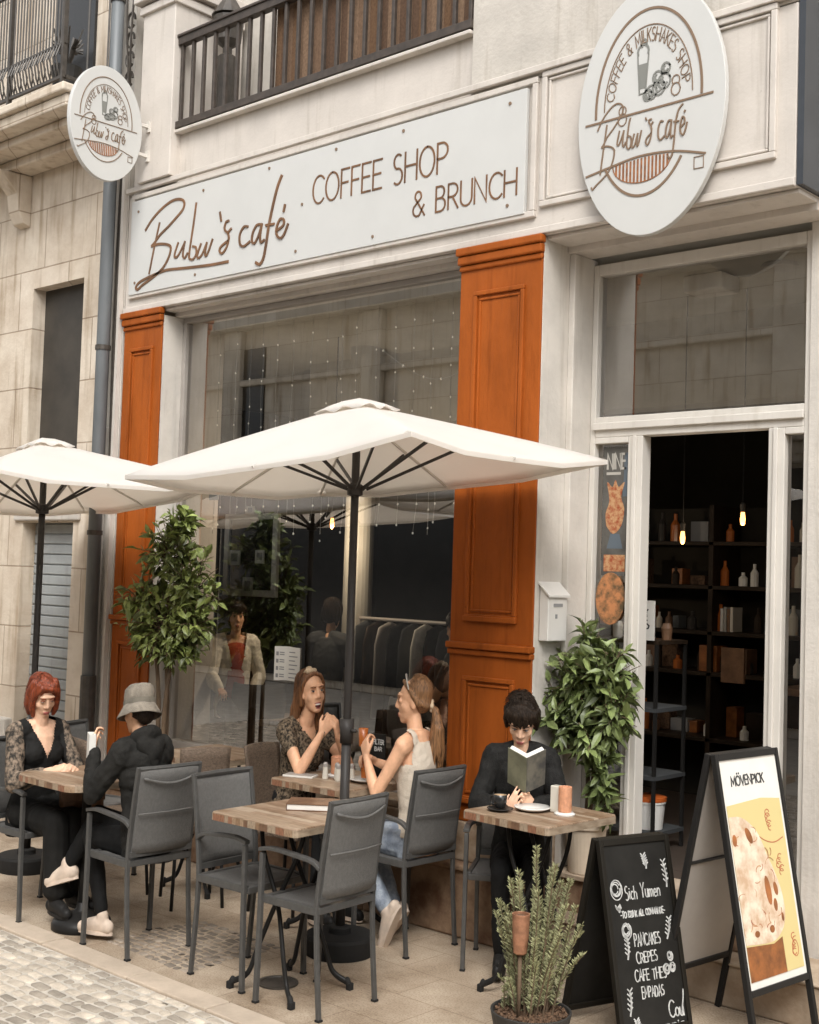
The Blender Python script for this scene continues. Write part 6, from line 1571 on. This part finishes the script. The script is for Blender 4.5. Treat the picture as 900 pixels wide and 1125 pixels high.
        t.ell((0,-.024,.038), (.084,.099,.086)); t.ell((0,-.06,.0), (.078,.055,.075))
        for s in (-1, 1): t.chain([(s*.074,.03,.05),(s*.082,.015,.01),(s*.080,.008,-.045)], [.02,.018,.010]); t.chain([(s*.075,-.02,.04),(s*.080,-.03,-.02),(s*.07,-.04,-.08)], [.025,.02,.012])
        for k in range(15):
            a = -1+2*k/14; x = a*.072
            t.chain([(x*.75,.045,.112-.03*a*a),(x*.95,.080-.03*a*a,.085-.02*a*a),(x*1.05,.094-.045*a*a,.045+.012*sin(k*2.4)-.01)], [.017,.014,.006])
        for s in (-1, 1): t.chain([(s*.07,.03,.07),(s*.079,.022,.02),(s*.078,.018,-.02)], [.018,.014,.008]); t.chain([(s*.06,-.05,.03),(s*.066,-.06,-.05)], [.03,.018])
        for k in range(5):
            d = V((R.uniform(-.8,.8), R.uniform(-.9,.6), R.uniform(.3,1))).normalized(); p = V((d.x*.080, -.02+d.y*.095, .038+d.z*.080)); t.chain([p, p+d*.010+V((R.uniform(-.02,.02),.016,-.004))], [.012,.004])
    elif st == 'under_hat':
        t.ell((0,-.03,.02), (.079,.09,.08)); t.ell((0,-.065,-.025), (.068,.045,.06))
    if st:
        t.M = None
        ho = skin('hair', t, hm, root, .0062, 3, (.0028, 26, (1.6,1.6,.3)))
        sr = MB(); rh = random.Random(len(label))
        if st in ('bob', 'long', 'pony', 'short'):
            for k in range(230 if st != 'short' else 200):
                a = rh.uniform(0, 2*pi); fr_ = sin(a)         # fr_ > 0 towards the face
                if fr_ > {'bob': .72, 'long': .40, 'pony': .40, 'short': 2}[st]: continue
                Lh = {'bob': .235, 'long': .44, 'pony': .12, 'short': .10}[st]*rh.uniform(.75, 1.08)
                if st == 'short' and fr_ > .3: Lh = .085*rh.uniform(.8, 1.25)
                pts = []; g = rh.uniform(.99, 1.07); part = .018
                for q in range(7):
                    th = radians(8+q*14*min(1, Lh/.14)) if st in ('pony', 'short') else radians(8+min(q, 5)*17)
                    x = part+(.088*g*sin(th)*cos(a)-part*.5*sin(th)); y = -.022+.101*g*sin(th)*sin(a); z = (.044+.090*g*cos(th)) if st != 'short' else (.040+.084*g*cos(th))
                    if st in ('bob', 'long') and q >= 4:
                        dz = (Lh-.13)*(q-3)/3*.9; z = .03-.03*(q-4)-dz*.8; z = max(z, -.12 if st == 'bob' else -.42)
                        x *= 1+rh.uniform(-.04, .10); x += .006*sin(k*1.3+q*1.6); y -= .004*(q-3)*(3 if st == 'long' else 0)
                        if fr_ > .25 and st == 'bob': y = min(y, .035)
                        if fr_ > .0 and st == 'long': y = min(y, -.005)
                    jt = (.002 if st != 'short' else .0015+.0016*q); pts.append(H @ V((x+rh.uniform(-jt,jt), y+rh.uniform(-jt,jt), z+rh.uniform(-jt,jt))))
                rr0 = rh.uniform(.0016, .0030); sr.tube(pts, [rr0*(1-.12*q) for q in range(7)], 4)
            sr.build('strand', hm, ho, smooth=True)
    return root, T, H, hd

OUT = (0,0,-1)
sit = lambda dx=0, dy=0: [((.11,.42,.52),(.12,.40,.09),(0.1,1,0)), ((-.11,.42,.52),(-.12,.40,.09),(-.1,1,0))]

# ---- the red-haired person on the left
p1, T, H, hd = person('red-haired person in a black blouse with lace sleeves looking down at the table', (-2.075,-1.27,.045), (1,-.02), .805, dict(
  fem=True, w=1.04, hx=.93, hy=-.06, lean=3, head=(-12,24,3), down=True, hair='bob', hairmat=M['hair_red'], skin=M['skin2'],
  top=(M['blacktop'], .016, 1.72, (.885, 2.1)), sleevemat=M['lace'], long=True, skirt=M['blacktop'],
  legs=[((.12,.44,.54),(.10,.44,.10),(.1,1,0)), ((-.12,.42,.54),(-.10,.36,.10),(-.1,1,0))], shoes=M['blackshoe'], boot=True, sole=M['blackshoe'],
  arms=[((.245,.10,.74),(.10,.32,.835),(-.5,.8,.25),(.5,.1,.9),(40,50,30)), ((-.235,.14,.74),(-.05,.34,.83),(.45,.8,.3),(-.5,.1,.9),(45,55,35))]))
# ---- the person in the bucket hat, seen from behind
p2, T, H, hd = person('person in a grey bucket hat and black hoodie seen from behind with one hand raised', (-1.25,-1.25,.025), (-1,-.04), .825, dict(
  w=.90, hx=1.06, lean=9, hy=-.07, baggy=True, head=(8,10,0), hair='under_hat', hairmat=M['hair_dark'],
  top=(M['hoodie'], .022, 1.9, None), collar=True, long=True, trousers=M['trouser'], cuff=.86, hem=.048, shoes=M['canvas_shoe'],
  legs=[((-.04,.44,.62),(-.14,.66,.33),(-.35,.85,-.25),(0,.3,1)), ((-.12,.40,.53),(-.10,.26,.09),(-.35,.9,0))],
  arms=[((.25,.16,.76),(.05,.36,.86),(-.6,.6,.3),(.4,.1,.9),(45,50,30)), ((-.285,.20,.80),(-.16,.36,1.01),(.25,.45,.85),(-.75,.55,.1),(30,55,35))], fold=(.012, 11, (1,1,1.6))))
b = MB(); b.M = T; Yh = -.07
ring = [(.098*cos(a), Yh-.012+.088*sin(a), 1.085-.028*sin(a)+(.012 if sin(a) < 0 else 0)) for a in [2*pi*k/16 for k in range(17)]]
b.chain(ring, [.036-.008*sin(2*pi*k/16) for k in range(17)]); b.chain([(-.07,Yh-.10,1.06),(0,Yh-.125,1.02),(.07,Yh-.10,1.06)], [.05,.06,.05]); b.chain([(-.03,Yh-.12,1.0),(0,Yh-.125,.955),(.03,Yh-.12,1.0)], [.04,.035,.04]); b.M = None
skin('hood', b, M['hoodie'], p2, .008, 8, (.006, 14, (1,1,1)))
b = MB(); b.M = H @ Matrix.Rotation(radians(-4), 4, 'X') @ Matrix.Rotation(radians(9), 4, 'Y') @ Matrix.Scale(1.02, 4)
prof = [(.128,-.035),(.130,-.030),(.108,.005),(.093,.030)]
b.lathe(prof+[(.0,.03)], (0,-.012,0), 36, sx=1, sy=1.14, cap=False)
b2 = MB(); b2.M = b.M; b2.lathe([(.0945,.026),(.0925,.055),(.0905,.058)], (0,-.012,0), 36, sx=1, sy=1.14, cap=False)
b.lathe([(.091,.03),(.089,.085),(.084,.12),(.066,.140),(.03,.148),(0,.149)], (0,-.012,0), 36, sx=1, sy=1.14, cap=False)
ht = b.build('hat', M['felt'], p2, smooth=True); sm = ht.modifiers.new('s', 'SOLIDIFY'); sm.thickness = .004
for v in ht.data.vertices:
    v.co += V((0,0,1))*.006*noise.noise(v.co*14) + v.co.normalized()*.004*noise.noise(v.co*22)
b2.build('hat_band', M['hatband'], ht, smooth=True)

# ---- the laughing person with long hair
p3, T, H, hd = person('laughing person with long brown hair in a speckled dark top, hands clasped at the chin', (-1.225,-.325,.01), (1,-.02), .89, dict(
  fem=True, lean=12, head=(-16,-5,5), laugh=True, gaze=.002, hair='long', hairmat=M['hair_brown'],
  top=(M['speckle'], .013, .38, (.99, 1.0)), long=True, trousers=M['trouser'], legs=sit(), shoes=M['blackshoe'],
  arms=[((.215,.28,.815),(.095,.36,1.02),(-.5,.35,.75),(.55,.75,-.1),(40,60,40)), ((-.215,.34,.815),(-.03,.40,1.0),(.35,.1,.85),(-.45,.85,.0),(40,60,40))]))
b = MB(); b.M = H
for k in range(7):
    a = k*2*pi/7; b.ell((.030*cos(a), -.025+.030*sin(a), .120), (.020,.020,.016))
b.ell((0,-.025,.132), (.024,.024,.016)); b.M = None
skin('hair_tie', b, M['scrunch'], p3, .005, 1, (.004, 40, (1,1,1)))
b = MB(); b.tube([(.095+.026*cos(a)*.9, .395+.02*cos(a), 1.01+.024*sin(a)) for a in [2*pi*k/14 for k in range(15)]], .003, 6); b.build('bracelet', M['bark'], p3)

# ---- the person with the ponytail
p4, T, H, hd = person('person with a light brown ponytail in a cream sleeveless top holding a small glass', (-.455,-.305,.01), (-1,-.10), .89, dict(
  fem=True, lean=3, hy=-.07, head=(34,4,0), hair='pony', hairmat=M['hair_light'],
  top=(M['tanktop'], .011, 0, (1.0, .6)), armhole=.128, strap=.3, trousers=M['denim'], long=False,
  legs=[((.10,.42,.53),(.08,.16,.14),(0,.6,-.6)), ((-.12,.40,.53),(-.14,.06,.17),(-.05,.45,-.9),(0,1,.3))], shoes=M['canvas_shoe'],
  arms=[((.23,.13,.82),(.02,.31,.90),(-.6,.55,.35),(.3,.3,.9),(40,50,30)), ((-.25,.10,.775),(-.185,.24,.95),(.25,.42,.87),(-.8,.2,.1),(40,55,35))]))
b = MB(); b.M = H; b.tube([(.088*cos(a), .018+.02*sin(a), .050+.092*sin(a)) for a in [radians(10+160*k/14) for k in range(15)]], .0045, 6); b.build('sunglasses_band', M['wire'], p4, smooth=True)
b = MB(); b.M = H
for k in range(6): a = k*2*pi/6; b.ell((.024*cos(a), -.113, -.034+.024*sin(a)), (.015,.016,.015))
b.M = None; skin('hair_tie', b, M['scrunch'], p4, .005, 1)
hg = thing('held_glass', 'small glass of amber drink held in both hands by the person with the ponytail', 'glass', (-.455-.345*K, -.305-.085*K-.03*K, .93), 0, sxy=K)
b = MB(); b.lathe([(.026,-.04),(.034,.045),(.032,.045),(.025,-.034),(0,-.034)], n=20, cap=False); b.build('glass', M['tea'], hg, smooth=True)
b = MB(); b.lathe([(0,.03),(.030,.03)], n=18, cap=False); b.build('drink', M['peach'], hg)

# ---- the reader
p5, T, H, hd = person('dark-haired person in a black knit sweater reading an open book at a small table', (.105,-.20,.01), (.60,-.80), .885, dict(
  w=.92, hx=1.12, lean=13, head=(-6,34,-3), down=True, hair='short', hairmat=M['hair_dark'], skin=M['skin2'],
  top=(M['knit'], .024, 1.93, None), long=True, trousers=M['trouser'], legs=[((.11,.40,.52),(.10,.22,.10),(.1,1,0)), ((-.11,.40,.52),(-.13,.25,.10),(-.1,1,0))], shoes=M['blackshoe'], sole=M['blackshoe'],
  arms=[((.285,.17,.80),(.085,.42,.80),(-.62,.1,.75),(.2,.95,-.1),(8,14,10),.86), ((-.285,.17,.80),(-.10,.36,.83),(.75,.3,.5),(.3,-.9,-.1),(30,40,30),.9)], fold=(.012, 7, (1,1,1.5))))
bk = thing('open_book', 'open paperback with an olive cover held up by the reader', 'book', (.13,-.19,.02), face(.60,-.80), sxy=K, sz=.90)
tb = Matrix.Translation((0,.44,.965)) @ Matrix.Rotation(radians(-30), 4, 'X') @ Matrix.Scale(1.05, 4)
for s in (1, -1):
    Mx = tb @ Matrix.Rotation(radians(-s*34), 4, 'Z')
    b = MB(); b.M = Mx; b.box(min(0,s*.128), max(0,s*.128), .0, .004, -.095, .095); b.build('cover', M['book1' if s > 0 else 'book2'], bk)
    b = MB(); b.M = Mx; b.box(min(s*.002,s*.122), max(s*.002,s*.122), -.030, -.001, -.090, .093); b.build('pages', M['paper'], bk, bevel=.004)

# ---- people inside the café
def inside(label, loc, fwd, sz, c):
    return person(label, (loc[0], loc[1], .36), fwd, sz, c)
inside('person in an open cream jacket over a rust shirt sitting behind the window glass', (-2.93,.68), (1,-.5), .83, dict(
  w=.9, lean=2, head=(-8,2,0), hair='short', hairmat=M['hair_dark'], vox=.007, top=(M['jacket'], .024, 1.9, (.66, 4.0)), long=True, trousers=M['trouser'], legs=sit(), shoes=M['blackshoe'],
  arms=[((.27,.10,.78),(.22,.34,.70),(0,1,-.1),(0,0,1),(20,30,20)), ((-.27,.02,.78),(-.15,.18,.66),(.6,.6,-.2),(0,.2,1),(40,40,30))]))
bp = [o for o in bpy.data.objects if o.get('label', '').startswith('person in an open cream')][0]
b = MB(); b.loft([((0,-.035,.58),.16,.145),((0,-.02,.70),.145,.128),((0,-.015,.82),.152,.132),((0,-.012,.94),.162,.134),((0,-.02,1.02),.14,.105),((0,-.03,1.06),.09,.07)]); b.build('shirt', M['rustshirt'], bp, smooth=True)
inside('dark-haired person in a dark shirt seen from behind inside the window', (-2.50,1.12), (-.3,1), .86, dict(
  w=.9, lean=4, head=(0,0,0), hair='short', hairmat=M['hair_dark'], vox=.008, top=(M['greyshirt'], .02, 1.9, None), long=True, trousers=M['trouser'], legs=sit(), shoes=M['blackshoe'],
  arms=[((.26,.10,.78),(.16,.34,.72),(0,1,0),(0,0,1),(20,30,20)), ((-.26,.10,.78),(-.16,.34,.72),(0,1,0),(0,0,1),(20,30,20))]))
inside('person in a grey shirt inside the window half hidden by the orange pilaster', (-1.20,.95), (-1,-.2), .84, dict(
  w=.9, lean=6, head=(0,10,0), hair='short', hairmat=M['hair_dark'], vox=.008, top=(M['greyshirt'], .02, .6, None), long=True, trousers=M['trouser'], legs=sit(), shoes=M['blackshoe'],
  arms=[((.26,.14,.78),(.12,.36,.78),(0,1,0),(0,0,1),(20,30,20)), ((-.26,.14,.78),(-.12,.36,.78),(0,1,0),(0,0,1),(20,30,20))]))
